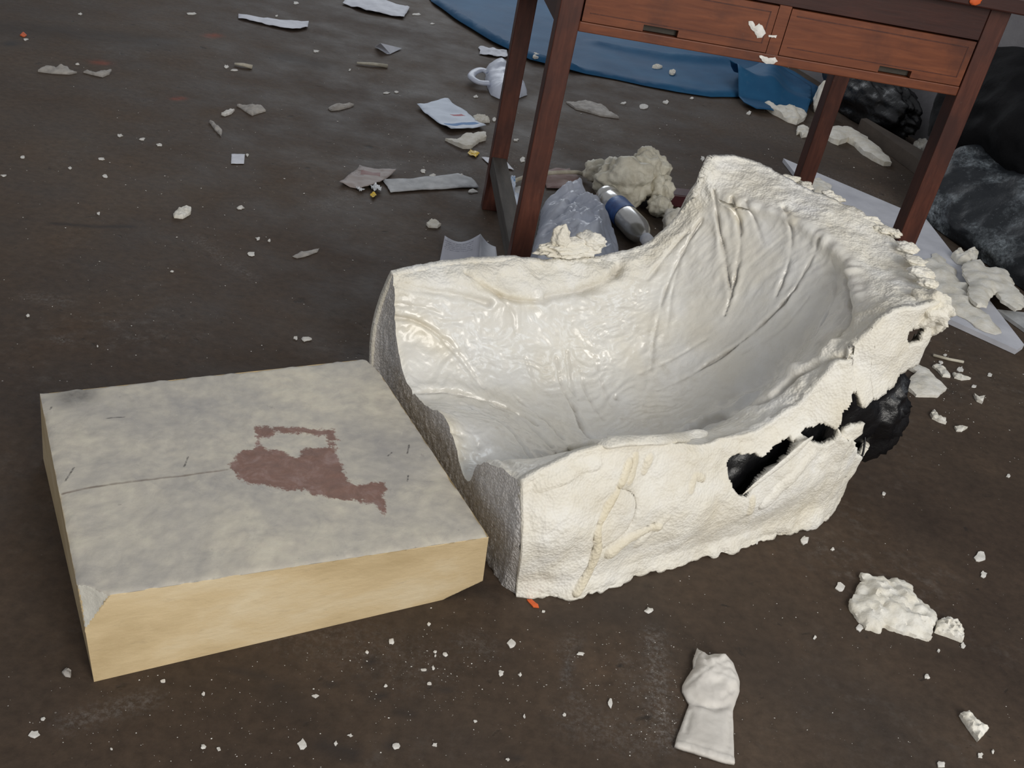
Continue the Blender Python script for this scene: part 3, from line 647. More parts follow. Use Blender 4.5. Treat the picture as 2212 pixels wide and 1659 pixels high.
def block_top():
    m, nt, b = new_mat('block_top_skin'); co = coords(nt)
    n = noise(nt, co, 7, 6, .62); f = noise(nt, co, 55, 5, .65); st = noise(nt, coords(nt), 34, 6, .7, .5)
    c = ramp(nt, n, [(.30, (.37, .35, .325)), (.50, (.49, .455, .39)), (.68, (.60, .55, .445))])
    c = mix(nt, .5, c, ramp(nt, f, [(.3, (.42, .42, .43)), (.7, (.58, .58, .56))]), 'OVERLAY')
    c = mix(nt, math_(nt, 'MULTIPLY', ramp(nt, noise(nt, coords(nt, (1, 1, 1)), 16, 6, .7, .6), [(.52, 0), (.74, 1)]), .45), c, (.27, .255, .25))
    c = mix(nt, math_(nt, 'MULTIPLY', ramp(nt, noise(nt, coords(nt, (1, 1, 1)), 60, 5, .7), [(.66, 0), (.74, 1)]), .5), c, (.16, .14, .13))
    s = math_(nt, 'ADD', math_(nt, 'MULTIPLY', attr(nt, 'stain'), 60.0), math_(nt, 'MULTIPLY', math_(nt, 'SUBTRACT', noise(nt, co, 60, 6, .75), .5), 2.4))
    sm_ = ramp(nt, math_(nt, 'ADD', s, .5), [(.42, 0), (.62, 1)])
    sc = ramp(nt, st, [(.30, (.135, .062, .044)), (.50, (.20, .098, .072)), (.70, (.30, .20, .18))])
    scf = ramp(nt, noise(nt, coords(nt, (1, 1, 1)), 42, 5, .7, 1.2), [(.60, 0), (.70, 1)])
    c = mix(nt, math_(nt, 'MULTIPLY', scf, .45), c, (.60, .56, .47))
    c = mix(nt, math_(nt, 'MULTIPLY', sm_, .92), c, sc)
    sl = ramp(nt, math_(nt, 'ADD', math_(nt, 'MULTIPLY', attr(nt, 'seam'), 240.0), math_(nt, 'MULTIPLY', noise(nt, co, 90, 3), .6)), [(.45, 1), (.9, 0)])
    c = mix(nt, math_(nt, 'MULTIPLY', sl, .7), c, (.11, .07, .045))
    mk = ramp(nt, math_(nt, 'ADD', math_(nt, 'MULTIPLY', attr(nt, 'marks'), 330.0), math_(nt, 'MULTIPLY', noise(nt, co, 130, 3), .8)), [(.5, 1), (.95, 0)])
    c = mix(nt, math_(nt, 'MULTIPLY', mk, .85), c, (.035, .03, .03))
    c = mix(nt, math_(nt, 'MULTIPLY', attr(nt, 'grime'), math_(nt, 'MULTIPLY', f, 1.3)), c, (.09, .085, .08))
    lk(nt, c, b.inputs['Base Color']); b.inputs['Roughness'].default_value = .62
    bump(nt, b, math_(nt, 'ADD', noise(nt, co, 26, 6, .6, .5), math_(nt, 'MULTIPLY', f, .5)), .35, .004); return m
def block_side():
    m, nt, b = new_mat('block_yellow_foam'); co = coords(nt, (1, 1, 2.2))
    n = noise(nt, co, 6, 6, .6, .3)
    c = ramp(nt, n, [(.28, (.49, .37, .20)), (.52, (.62, .485, .285)), (.72, (.70, .59, .40))])
    c = mix(nt, math_(nt, 'MULTIPLY', ramp(nt, noise(nt, coords(nt, (1, 1, 3.5)), 22, 6, .7), [(.60, 0), (.78, 1)]), .40), c, (.26, .20, .13))
    lk(nt, c, b.inputs['Base Color']); b.inputs['Roughness'].default_value = .75; bump(nt, b, noise(nt, co, 60, 5, .6), .3, .003); return m
M_BTOP = block_top(); M_BSIDE = block_side(); M_CHIP = simple('fresh_broken_foam', (.52, .50, .44), (.70, .68, .60), 18, .8, .004, 70)
mi = np.array(mi); ch = np.array([chip[f].all() for f in F]); mi[ch] = 2
blk = mesh('foam_block', V, F, [M_BTOP, M_BSIDE, M_CHIP], loc=tuple(np.array([bc[0], bc[1], 0])), mi=mi, attrs={'stain': stain, 'seam': seam, 'marks': marks, 'grime': grime})
auto_smooth(blk, 50)
tag(blk, 'thick yellow foam block with grey top and a reddish-brown stain', 'foam block')

# ------------------------------------------------------------------ wooden table with two drawers
TW, TD, TA, TZB, TZT, TH = .836, .607, .0412, .592, .695, .758
tab = empty('wooden_table', (-.0582, 1.9468, 0), 'old reddish-brown wooden table with two shallow drawers', 'table', rz=.1959)
def tp(name, parts, m, label=None, sm_=False):
    V, F = join(parts) if isinstance(parts, list) else parts
    o = mesh(name, V, F, m, tab, smooth=sm_)
    if label: o['label'] = label
    return o
for u0, v0 in ((0, 0), (TW-TA, 0), (0, TD-TA), (TW-TA, TD-TA)): tp('leg', box(u0, u0+TA, v0, v0+TA, 0, TH, .002), M_WOODV)
tp('table_top', box(-.03, TW+.03, -.025, TD+.03, TH, TH+.028, .003), M_WOODT)
tp('top_rail', box(TA, TW-TA, .003, .028, TZT+.003, TH, .001), M_WOODT)
tp('bottom_rail', box(TA, TW-TA, .002, .030, TZB, TZB+.018, .002), M_WOODH)
tp('side_rail', box(.004, .026, TA, TD-TA, TZB, TH, .001), M_WOODT); tp('side_rail', box(TW-.026, TW-.004, TA, TD-TA, TZB, TH, .001), M_WOODT)
tp('back_rail', box(TA, TW-TA, TD-.028, TD-.004, TZB, TH, .001), M_WOODT)
tp('stretcher', box(.002, .038, TA, TD-TA, .100, .142, .002), M_GREYW, 'bare grey wooden foot rail'); tp('stretcher', box(TW-.038, TW-.002, TA, TD-TA, .100, .142, .002), M_GREYW)
tp('drawer_divider', box(.3975, .4205, .0015, .026, TZB+.018, TZT+.003), M_WOODH)
for k, (a, b_) in enumerate(((TA+.003, .396), (.422, TW-TA-.003))):
    z0, z1 = TZB+.0195, TZT; s0 = (.158, .622)[k]; s1 = s0+.066
    # front board with a finger slot cut into its lower edge
    d_ = tp('drawer', [box(a, s0, .001, .02, z0, z1), box(s1, b_, .001, .02, z0, z1), box(s0, s1, .001, .02, z0+.012, z1)], M_WOODH)
    V, F = box(s0, s1, .014, .018, z0, z0+.012); o = mesh('finger_slot', V, F, M_PULL, d_, smooth=False)
    V, F = join([box(a+.012, b_-.012, .0004, .0012, z1-.0125, z1-.0105), box(a+.012, b_-.012, .0004, .0012, z0+.015, z0+.0165), box(b_-.0135, b_-.0115, .0004, .0012, z0+.015, z1-.0105)])
    mesh('scribed_line', V, F, M_WOODV, d_, smooth=False)
    V, F = join([box(a, a+.012, .02, .35, z0, z1-.012), box(b_-.012, b_, .02, .35, z0, z1-.012), box(a, b_, .02, .35, z0, z0+.006), box(a, b_, .34, .35, z0, z1-.012)]); mesh('drawer_box', V, F, M_GREYW, d_, smooth=False)
def smudge(pts, t, seed, m=M_SCRAP):
    V, F = sheet(rag(np.array(pts), .004, .002, seed), .005, lambda P, d: t*np.minimum(1, d/.003)+.0006, lambda P, d: 0*d); return np.column_stack([V[:, 0], -V[:, 2]+.0005, V[:, 1]]), F
def on_front(px):
    c, s_ = math.cos(.1959), math.sin(.1959); nn = np.array([-s_, c, 0]); p0 = np.array([-.0582, 1.9468, 0]); r = []
    for x, y in px:
        d = ray(x, y); t = ((p0-EYE)@nn)/(d@nn); q = EYE+t*d; r.append(((q-p0)@np.array([c, s_, 0]), q[2]))
    return r
tp('paint_smudge', [smudge(on_front([(1617,48),(1626,46),(1632,58),(1640,50),(1650,62),(1654,72),(1646,82),(1636,82),(1630,68),(1622,62)]), .0012, 3.), smudge(on_front([(1660,76),(1678,76),(1676,82),(1660,80)]), .001, 4.)], M_CRUMB, 'white splash on the drawer front')
tp('paint_smudge', [smudge(on_front([(1640,120),(1652,122),(1660,126),(1674,124),(1680,132),(1672,138),(1655,138),(1645,132)]), .0015, 7.)], M_CRUMB, 'white splash on the rail edge')
tp('paint_blob', blob((.742, -.026, TH+.014), (.012, .003, .012), .2, 2., 2., 3), M_ORANGE, 'orange paint blob on the table edge', True)

# ------------------------------------------------------------------ litter helpers
def flake(name, px, h, mat, label, cat, group=None, z=0.0, step=None, amp=.25, seed=None, edge=.6, nz=.5, curl=0.0, arch=0.0, nf=7):
    """foam or paper piece lying on the floor (or at height z); px outline from the photo"""
    poly = gpoly(px, z+h*.4); size = np.ptp(poly, axis=0).max(); step = step or max(.003, size/22)
    seed = seed if seed is not None else (px[0][0]*.37+px[0][1]*.11) % 50
    c = poly.mean(0); poly = rag(poly, step, step*amp, seed)
    lo = poly.min(0)
    def crl(P, d): 
        q = (P-c)/size
        return arch*np.maximum(0, 1-4*(q[:, 0]**2+q[:, 1]**2))+curl*(np.abs(q[:, 0]*.7+q[:, 1]*.7)*2)**2
    top = lambda P, d: z+.0004+crl(P, d)+h*(edge+(1-edge)*np.clip(d/(h*1.6), 0, 1)**.6)*(1+nz*fbm(P3(P), nf/size, 3, seed))
    bot = lambda P, d: z+.0004+crl(P, d)+0*d
    V, F = sheet(poly, max(step*.9, size/26), top, bot, int(seed*10)+1)
    o = mesh(name, V, F, mat, loc=(c[0], c[1], z)); auto_smooth(o, 55)
    return tag(o, label, cat, group)
def bbpoly(b, seed, k=9, jag=.35):
    r = random.Random(seed); x0, y0, x1, y1 = b; cx, cy = (x0+x1)/2, (y0+y1)/2; off = r.random()*6
    return [(cx+(x1-x0)/2*math.cos(off+2*PI*i/k)*(1-jag*r.random()), cy+(y1-y0)/2*math.sin(off+2*PI*i/k)*(1-jag*r.random())) for i in range(k)]
def paper(name, px, mat, label, cat, z=.0015, curl=0.0, arch=0.0, wav=.002, t=.0006, group=None, child=None):
    poly = gpoly(px, z); size = np.ptp(poly, axis=0).max(); c = poly.mean(0); seed = (px[0][0]*.37) % 50
    poly = rag(poly, size/18, size*.006, seed)
    base = lambda P: np.maximum(0, curl*(2*np.linalg.norm((P-c)/size, axis=1))**2+arch*np.maximum(0, 1-5*np.sum(((P-c)/size)**2, axis=1))+wav*(1+fbm(P3(P), 5/size, 2, seed)))
    V, F = sheet(poly, size/22, lambda P, d: .0008+base(P)+t, lambda P, d: .0008+base(P), int(seed*10)+1)
    return tag(mesh(name, V, F, mat, loc=(c[0], c[1], 0)), label, cat, group)

# ------------------------------------------------------------------ foreground: latex glove, torn foam
gl = [(1506,1403),(1514,1410),(1525,1418),(1538,1414),(1561,1416),(1576,1430),(1587,1444),(1592,1456),(1598,1471),(1598,1493),(1590,1516),(1583,1535),(1585,1595),(1587,1650),(1560,1645),(1520,1632),(1457,1612),(1459,1602),(1473,1562),(1489,1520),(1480,1505),(1474,1493),(1474,1480),(1484,1463),(1497,1444),(1498,1425)]
gpol = rag(gpoly(gl, .004), .006, .0006, 2.); gc = gpol.mean(0)
waist = [gpoly([a])[0] for a in ((1478,1512), (1540,1540), (1590,1522))]; knk = [gpoly([a])[0] for a in ((1500,1440), (1520,1452), (1545,1448), (1560,1440))]
def gtop(P, d):
    up = np.clip((P[:, 1]-gpoly([(1530,1530)])[0][1])/.05, 0, 1)
    z = .0035+(.005+.010*up)*np.clip(d/.016, 0, 1)**.7
    z += (.0022*ridge(P3(P), 38, 3, 3.)+.0016*fbm(P3(P), 25, 3, 6.))*np.clip(d/.006, 0, 1)*(.35+up)
    for a_, b_ in (((1478,1490), (1530,1462)), ((1595,1490), (1555,1520)), ((1500,1530), (1550,1535)), ((1515,1430), (1520,1460)), ((1535,1425), (1540,1452)), ((1556,1424), (1562,1448)), ((1490,1545), (1478,1590)), ((1575,1550), (1572,1620))):
        z -= .0022*np.exp(-(segdist(P, gpoly([a_, b_]))/.0028)**2)*np.clip(d/.006, 0, 1)
    z -= .004*np.exp(-(segdist(P, np.array(waist))/.006)**2)*np.clip(d/.01, 0, 1)
    z += .003*np.exp(-(segdist(P, np.array(knk))/.004)**2)
    hem = segdist(P, gpoly([(1457,1612), (1520,1632), (1587,1650)])); z += .0022*np.exp(-((hem-.002)/.0022)**2)
    return z
V, F = sheet(gpol, .0026, gtop, lambda P, d: .001+0*d, 3)
glove = empty('latex_glove', (gc[0], gc[1], 0), 'flattened off-white latex glove lying in the foreground', 'glove')
mesh('glove_palm', under(glove, V), F, M_GLOVE, glove)
V, F = sheet(rag(gpoly([(1498,1446),(1497,1425),(1505,1402),(1514,1410),(1528,1420),(1512,1432)], .006), .004, .0004, 1.), .004, lambda P, d: .008+.006*np.clip(d/.006, 0, 1)+.001*pn(P3(P), 90.), lambda P, d: .003+0*d)
mesh('finger_tip', under(glove, V), F, M_GLOVE, glove)

flake('foam_scrap', [(1858,1238),(1899,1247),(1952,1253),(1971,1264),(1978,1287),(1997,1305),(2023,1324),(2023,1347),(2016,1358),(2010,1382),(1989,1375),(1940,1362),(1910,1350),(1901,1364),(1873,1354),(1858,1339),(1837,1313),(1837,1294),(1852,1279),(1852,1262),(1865,1256)],
      .016, M_SCRAP, 'largest torn white foam scrap on the floor at lower right', 'foam scrap', amp=1.0, nz=.6, edge=.4, nf=9, step=.0035)
flake('foam_scrap', [(2023,1343),(2046,1334),(2068,1341),(2081,1362),(2080,1384),(2057,1375),(2021,1362)], .014, M_SCRAP, 'rounded foam lump touching the largest torn scrap', 'foam scrap')
flake('foam_scrap', [(2074,1542),(2093,1537),(2102,1552),(2136,1574),(2113,1599),(2083,1557)], .012, M_SCRAP, 'wedge-shaped foam chip near the lower right corner', 'foam scrap')
flake('foam_scrap', [(1959,778),(1972,784),(2006,800),(2023,820),(2045,840),(2026,856),(1980,854),(1957,836),(1964,820),(1980,805),(1961,794)], .012, M_SCRAP, 'flat white foam scrap right beside the black bin liner', 'foam scrap', nz=.3)
flake('foam_scrap', [(2010,893),(2018,886),(2026,898),(2042,905),(2044,914),(2030,910),(2014,902)], .010, M_SCRAP, 'bent bean-shaped foam chip right of the black bin liner', 'foam scrap')
flake('foam_scrap', [(2062,922),(2075,920),(2090,924),(2078,931),(2066,930)], .007, M_SCRAP, 'thin oval foam chip just below the bean-shaped chip', 'foam scrap')
flake('foam_scrap', [(2014,790),(2028,787),(2040,795),(2053,814),(2036,812),(2026,800)], .009, M_SCRAP, 'curved foam shaving under the pale stick', 'foam scrap')
flake('foam_scrap', [(2058,806),(2072,808),(2097,818),(2078,820),(2062,815)], .008, M_SCRAP, 'pointed foam shaving at the right of the curved one', 'foam scrap')
flake('foam_scrap', [(2104,852),(2112,858),(2127,856),(2122,870),(2110,864)], .010, M_SCRAP, 'heart-shaped foam chip on bare floor right of the mould', 'foam scrap')
V, F = tube([G(2016, 767, .004), G(2050, 776, .004), G(2081, 782, .004)], .0035, 8)
tag(mesh('pale_stick', V, F, M_TWIG, loc=tuple(G(2050, 776))), 'thin pale stick lying right of the mould above foam shavings', 'stick')
flake('foam_scrap', [(374,462),(385,452),(402,446),(413,450),(412,460),(395,470),(376,468)], .010, M_SCRAP, 'largest white flake on the bare floor left of the table', 'foam scrap')
flake('foam_scrap', [(921,483),(932,474),(944,478),(953,485),(946,490),(926,489)], .010, M_SCRAP, 'pale foam bit on floor between leaflet and grey card strip', 'foam scrap')
flake('foam_scrap', [(962,299),(986,304),(1004,293),(1049,285),(1050,299),(1036,303),(1027,310),(1018,317),(1000,317),(980,308)], .018, M_SCRAP, 'cream foam piece touching the lower edge of the red-and-blue leaflet', 'foam scrap')
flake('foam_scrap', [(1022,252),(1036,249),(1054,254),(1058,262),(1040,262),(1026,260)], .014, M_SCRAP, 'small foam piece at the right end of the red-and-blue leaflet', 'foam scrap')
flake('foam_scrap', [(1223,220),(1240,222),(1264,218),(1290,224),(1308,231),(1318,242),(1337,254),(1320,252),(1297,249),(1268,240),(1243,234)], .010, M_GREYPAPER, 'flat greyish scrap on the floor seen between front table legs', 'foam scrap')
flake('foam_scrap', [(1650,226),(1665,225),(1680,231),(1700,229),(1725,236),(1743,246),(1738,256),(1722,264),(1704,259),(1690,251),(1670,241)], .028, M_SCRAP, 'ragged foam strip along the right end of the blue tarpaulin', 'foam scrap', nz=.6)
flake('foam_scrap', [(1722,276),(1735,273),(1747,278),(1745,292),(1732,294),(1728,286),(1722,288)], .020, M_SCRAP, 'small foam chunk left of the back right table leg', 'foam scrap')
flake('foam_scrap', [(1786,277),(1810,276),(1832,280),(1852,290),(1872,300),(1883,313),(1897,322),(1914,337),(1926,352),(1910,352),(1886,340),(1866,328),(1846,310),(1832,301),(1812,308),(1798,302),(1786,294)], .030, M_SCRAP, 'long curved foam slab behind the table, in front of the plank', 'foam scrap', nz=.4)
flake('foam_scrap', [(1972,312),(1990,305),(2004,312),(2006,328),(1988,324)], .04, M_SCRAP, 'white foam chunk by the wall at the end of the plank', 'foam scrap')
V, F = blob(G(1780, 212, .06), (.035, .03, .065), .3, 1.6, 6., 4, .04, 0.0)
tag(mesh('foam_scrap', V, F, M_SCRAP, loc=tuple(G(1772, 240))), 'white foam lump standing behind the right end of the tarpaulin', 'foam scrap')

# ------------------------------------------------------------------ white board on the right with foam on it, black plastic by the wall
bpx = [(1692,343),(1940,446),(2012,484),(2092,596),(2140,660),(2212,748),(2200,757),(2040,688),(1960,640),(1716,372)]
bp_ = np.array([G(*q, .012)[:2] for q in [(1692,343),(2000,474),(2212,746),(2196,757)]]); 
c0, c1, c2, c3 = bp_[0], bp_[1], bp_[2], bp_[3]
bpl = np.array([c0, c1, c2, c3, G(2040, 686, .012)[:2], G(1716, 374, .012)[:2]])
V, F = sheet(rag(bpl, .05, 0, 1.), .05, lambda P, d: .014+0*d, lambda P, d: .001+0*d)
o = mesh('white_board', V, F, M_BOARD, smooth=False, loc=(bpl.mean(0)[0], bpl.mean(0)[1], 0)); tag(o, 'long white board lying flat behind the foam mould', 'board')
def bz(h): return .015
flake('foam_scrap', [(2078,573),(2093,563),(2112,560),(2134,580),(2144,577),(2175,585),(2192,616),(2211,638),(2215,660),(2194,667),(2180,657),(2165,648),(2153,631),(2141,636),(2134,660),(2112,657),(2093,636),(2095,611),(2083,592)], .022, M_SCRAP, 'wide foam sheet with scalloped edge overhanging the white board', 'foam scrap', z=.031, nz=.6, edge=.35, amp=.8, step=.008)
flake('foam_scrap', [(2000,560),(2020,545),(2044,560),(2070,590),(2092,625),(2110,660),(2140,690),(2160,715),(2150,722),(2110,705),(2070,680),(2040,655),(2010,610),(1995,580)], .010, M_SCRAP, 'rough crust of dried foam spread over the white board', 'foam scrap', z=.0145, nz=1.6, edge=.2, amp=.9, nf=16)
flake('foam_scrap', [(2057,548),(2072,540),(2080,550),(2096,541),(2112,546),(2110,560),(2092,568),(2070,562)], .030, M_SCRAP, 'white foam knob between the board and the dusty sheeting', 'foam scrap', z=.0145)
flake('foam_scrap', [(1738,388),(1770,386),(1796,404),(1790,420),(1760,412)], .012, M_SCRAP, 'cream foam crust on the board beside the back right leg', 'foam scrap', z=.0145)
pl = gpoly([(2154,668),(2226,676),(2290,770),(2236,726)], .01); V, F = sheet(rag(pl, .04, 0, 1.), .04, lambda P, d: .010+0*d, lambda P, d: .001+0*d)
tag(mesh('grey_board', V, F, M_CARD, smooth=False, loc=(pl.mean(0)[0], pl.mean(0)[1], 0)), 'grey board corner under the scalloped foam sheet at right edge', 'board')

def dusty_mat():
    m, nt, b = new_mat('dusted_black_plastic'); co = coords(nt)
    d1 = ramp(nt, noise(nt, co, 6, 6, .65), [(.49, 0), (.66, 1)]); d2 = ramp(nt, noise(nt, co, 60, 6, .85), [(.40, 0), (.66, 1)])
    f = math_(nt, 'ADD', math_(nt, 'MULTIPLY', math_(nt, 'MULTIPLY', d1, d2), .8), math_(nt, 'MULTIPLY', ramp(nt, noise(nt, co, 120, 4, .7), [(.62, 0), (.72, 1)]), .22))
    c = mix(nt, f, (.008, .011, .015), (.42, .48, .52)); lk(nt, c, b.inputs['Base Color']); b.inputs['Roughness'].default_value = .55
    bump(nt, b, noise(nt, co, 22, 5, .6), .5, .01); return m
M_DUST = dusty_mat()
def swept(prof, s0, s1, ns, np_, seed, amp, frq):
    prof = smoothline(np.array(prof), np_); V = []
    for s_ in np.linspace(s0, s1, ns):
        e = min(1, (s_-s0)/.22, (s1-s_)/.30); e = math.sqrt(max(0, 1-(1-e)**2)); e = .12+.88*e
        for q in prof: V.append(wp(s_, -(.03+(q[0]-.03)*e), q[1]*(.3+.7*e)))
    V = np.array(V); m = len(prof); k = np.tile(np.linspace(0, 1, m), ns)
    V[:, :2] -= (WN[None]*((amp*fbm(V, frq, 3, seed)+amp*.5*ridge(V, frq*2, 3, seed))*np.sin(PI*np.clip(k, .0, 1))**.5)[:, None])
    V[:, 2] = np.maximum(V[:, 2]+amp*.7*fbm(V, frq, 3, seed+5)*np.sin(PI*k), .003)
    F = [[i*m+j, (i+1)*m+j, (i+1)*m+j+1, i*m+j+1] for i in range(ns-1) for j in range(m-1)]
    return V, F
# s runs along the wall towards the camera, first profile value is the distance out from the wall
heap = empty('plastic_sheeting', tuple(wp(1.95, -.30, 0)), 'heap of black plastic sheeting frosted with white dust at right edge', 'plastic sheet')
V, F = swept([(.58, .003), (.57, .06), (.50, .15), (.40, .215), (.28, .24), (.14, .25), (.05, .24)], 1.20, 2.60, 110, 8, 3., .035, 5)
mesh('dusty_fold', under(heap, V), F, M_DUST, heap)['label'] = 'lower fold frosted with white foam dust'
V, F = swept([(.37, .16), (.39, .25), (.36, .38), (.26, .47), (.13, .495), (.05, .47)], .95, 2.45, 90, 8, 9., .035, 4)
mesh('black_fold', under(heap, V), F, simple('dull_black_plastic', (.003, .003, .004), (.007, .007, .008), 12, .8, .006, 30, spec=.2), heap)['label'] = 'upper fold of plain black plastic'
V, F = blob(wp(.44, -.125, .085), (.27, .072, .12), .22, 2.0, 4., 5, .10, 0.0, rot=math.atan2(WDIR[1], WDIR[0]))
tag(mesh('black_sack', V, F, M_BLACK, loc=tuple(wp(.42, -.15, 0))), 'low crumpled black sack lying under the table against the wall', 'plastic bag')
pk = gpoly([(1856,267),(1868,266),(2001,344),(1990,364)], .03); pc = pk.mean(0)
V, F = sheet(rag(pk, .04, .001, 2.), .04, lambda P, d: .05+0*d, lambda P, d: .001+0*d)
tag(mesh('old_plank', V, F, M_PLANK, smooth=False, loc=(pc[0], pc[1], 0)), 'short brown plank lying in front of the low black sack', 'plank')

# ------------------------------------------------------------------ blue tarpaulin
tpx = [(937,12),(981,45),(1063,96),(1144,134),(1234,157),(1327,173),(1388,187),(1460,201),(1535,212),(1600,212),(1653,216),(1700,224),(1746,231)]
tg = [G(*q)[:2] for q in tpx]+[np.array([1.04, 4.66]), np.array([.97, 4.86]), np.array([.60, 5.35]), np.array([-.1, 5.7]), np.array([-.75, 5.5]), np.array([-.80, 5.0])]
tpol = rag(np.array(tg), .05, .003, 4.); tc = tpol.mean(0)
fold = np.array([G(1560, 190)[:2], G(1640, 120)[:2]+np.array([0, .1])]); hump = G(1690, 200)[:2]
def tz(P):
    z = .010+.006*(1+fbm(P3(P), 3.5, 3, 2.))
    z += 0*np.exp(-(segdist(P, np.array([G(1580, 185)[:2], G(1680, 150)[:2]]))/.035)**2)
    z += .02*np.exp(-(segdist(P, np.array([G(1290, 105)[:2], G(1440, 135)[:2], G(1560, 140)[:2]]))/.04)**2)
    z += .025*np.exp(-(segdist(P, np.array(tg[:5]))/.035)**2)
    return z
tarp = empty('blue_tarpaulin', (tc[0], tc[1], 0), 'creased blue tarpaulin spread on the floor behind the table', 'tarpaulin')
V, F = sheet(tpol, .022, lambda P, d: tz(P)*np.clip(.25+d/.03, 0, 1)+.002, lambda P, d: tz(P)*np.clip(.25+d/.03, 0, 1), 5)
mesh('tarpaulin_sheet', under(tarp, V), F, M_TARP, tarp)
fpx = [(1566,166),(1578,166),(1592,182),(1612,204),(1640,217),(1690,221),(1748,229),(1756,200),(1756,180),(1716,156),(1660,140),(1600,145)]
fpl = rag(gpoly(fpx, .05), .03, .002, 6.); mth = gpoly([(1566,170), (1600,200)], .05); rdg = gpoly([(1662,140), (1662,222)], .05)
def fz(P):
    z = .035+.085*np.exp(-(segdist(P, mth)/.13)**2)+.045*np.exp(-(segdist(P, rdg)/.06)**2)+.006*fbm(P3(P), 9, 3, 2.)
    return np.maximum(.012, z*np.clip((P[:, 1]-gpoly([(1690,236)], 0)[0][1]+.02)/.12+.15, .15, 1))
V, F = sheet(fpl, .014, lambda P, d: fz(P)+.003, lambda P, d: fz(P), 6)
mesh('folded_corner', under(tarp, V), F, M_TARP, tarp)
for b_, lb in [((1149,114,1166,127), 'oval cream foam crumb on the blue tarpaulin beside the back left leg'), ((1408,140,1431,148), 'curved white crumb on the blue tarpaulin below the drawer'), ((1444,150,1462,161), 'double white crumb on the blue tarpaulin under the table')]:
    p = bbpoly(b_, b_[0]); c_ = G((b_[0]+b_[2])/2, (b_[1]+b_[3])/2)
    zz = float(tz(np.array([c_[:2]]))[0])+.004; flake('foam_crumb', p, .012, M_SCRAP, lb, 'foam crumb', 'foam crumbs on the tarpaulin', z=zz)

# ------------------------------------------------------------------ litter under and left of the table
def print_mat(name, base, rules):
    """flat print: coloured blocks/lines given in object space rectangles with a direction"""
    m, nt, b = new_mat(name); tc = N(nt, 'ShaderNodeTexCoord'); c = ramp(nt, noise(nt, tc.outputs['Object'], 40, 3), [(.3, tuple(x*.9 for x in base)), (.7, base)])
    for org, ax, w, h, colr, lines in rules:
        ax = np.array(ax)/np.linalg.norm(ax); ay = np.array([-ax[1], ax[0]])
        def dotp(v, o):
            n = N(nt, 'ShaderNodeVectorMath', operation='DOT_PRODUCT'); lk(nt, tc.outputs['Object'], n.inputs[0]); n.inputs[1].default_value = (v[0], v[1], 0)
            return math_(nt, 'SUBTRACT', n.outputs['Value'], float(np.dot(v, o)))
        a = dotp(ax, org); b2 = dotp(ay, org)
        ma = math_(nt, 'MULTIPLY', math_(nt, 'GREATER_THAN', a, 0.0), math_(nt, 'LESS_THAN', a, w)); mb = math_(nt, 'MULTIPLY', math_(nt, 'GREATER_THAN', b2, 0.0), math_(nt, 'LESS_THAN', b2, h))
        f = math_(nt, 'MULTIPLY', ma, mb)
        if lines:
            f = math_(nt, 'MULTIPLY', f, math_(nt, 'GREATER_THAN', math_(nt, 'SINE', math_(nt, 'MULTIPLY', b2, 2*PI/lines)), .1))
            f = math_(nt, 'MULTIPLY', f, ramp(nt, noise(nt, tc.outputs['Object'], 260, 2), [(.42, 0), (.5, .8)]))
        c = mix(nt, f, c, colr)
    lk(nt, c, b.inputs['Base Color']); b.inputs['Roughness'].default_value = .6; return m
lf = [(900,232),(930,226),(966,219),(975,230),(986,236),(1007,245),(1028,262),(1049,279),(1010,283),(973,286),(953,276),(928,256)]
lc = gpoly(lf, .0015).mean(0)
def rel2(p): return G(*p, .006)[:2]-lc
a0, a1 = rel2((966,275)), rel2((1036,270)); r0, r1 = rel2((980,253)), rel2((1006,251))
M_LEAF = print_mat('printed_leaflet', (.66, .74, .86), [(a0, a1-a0, np.linalg.norm(a1-a0), .022, (.02, .16, .42), 0), (r0, r1-r0, np.linalg.norm(r1-r0), .022, (.36, .02, .05), 0)])
paper('printed_leaflet', lf, M_LEAF, 'bluish-white leaflet with red patch and blue band on the floor', 'leaflet', curl=.006, wav=.006)
paper('paper_sheet', [(740,10),(750,-2),(788,-4),(840,8),(885,20),(872,41),(845,37),(818,32),(790,27)], M_PAPER, 'white paper sheet cut off by the top edge of the photo', 'paper', wav=.008, arch=.01)
paper('paper_strip', [(515,33),(569,42),(620,46),(666,50),(664,62),(648,66),(632,67),(605,62),(565,53),(515,41)], M_PAPER, 'long torn white paper strip near the top of the photo', 'paper', wav=.006)
# folded note
fo_ = [G(810, 101, .004), G(822, 94, .035), G(868, 105, .004), G(843, 117, .002)]
V = np.array([fo_[0], fo_[1], fo_[2], fo_[3], G(836, 117, .001)]); V2 = V.copy(); V2[:, 2] += .0015
V, F = np.vstack([V, V2]), [[5, 6, 7, 8], [5, 8, 9], [3, 2, 1, 0], [4, 3, 0], [0, 1, 6, 5], [1, 2, 7, 6], [2, 3, 8, 7], [3, 4, 9, 8], [4, 0, 5, 9]]
tag(mesh('folded_note', V, F, M_PAPER, smooth=False, loc=(*G(838, 117)[:2], 0)), 'small folded white note on bare floor left of the tarpaulin', 'paper')
paper('paper_strip', [(1033,104),(1040,102),(1060,106),(1094,112),(1098,126),(1070,124),(1035,118),(1037,112)], M_PAPER, 'torn white paper strip touching the far plastic bag', 'paper', wav=.006)
paper('paper_square', [(500,333),(529,333),(527,354),(499,354)], M_PAPER, 'small square white paper slip on the floor', 'paper', wav=.001)
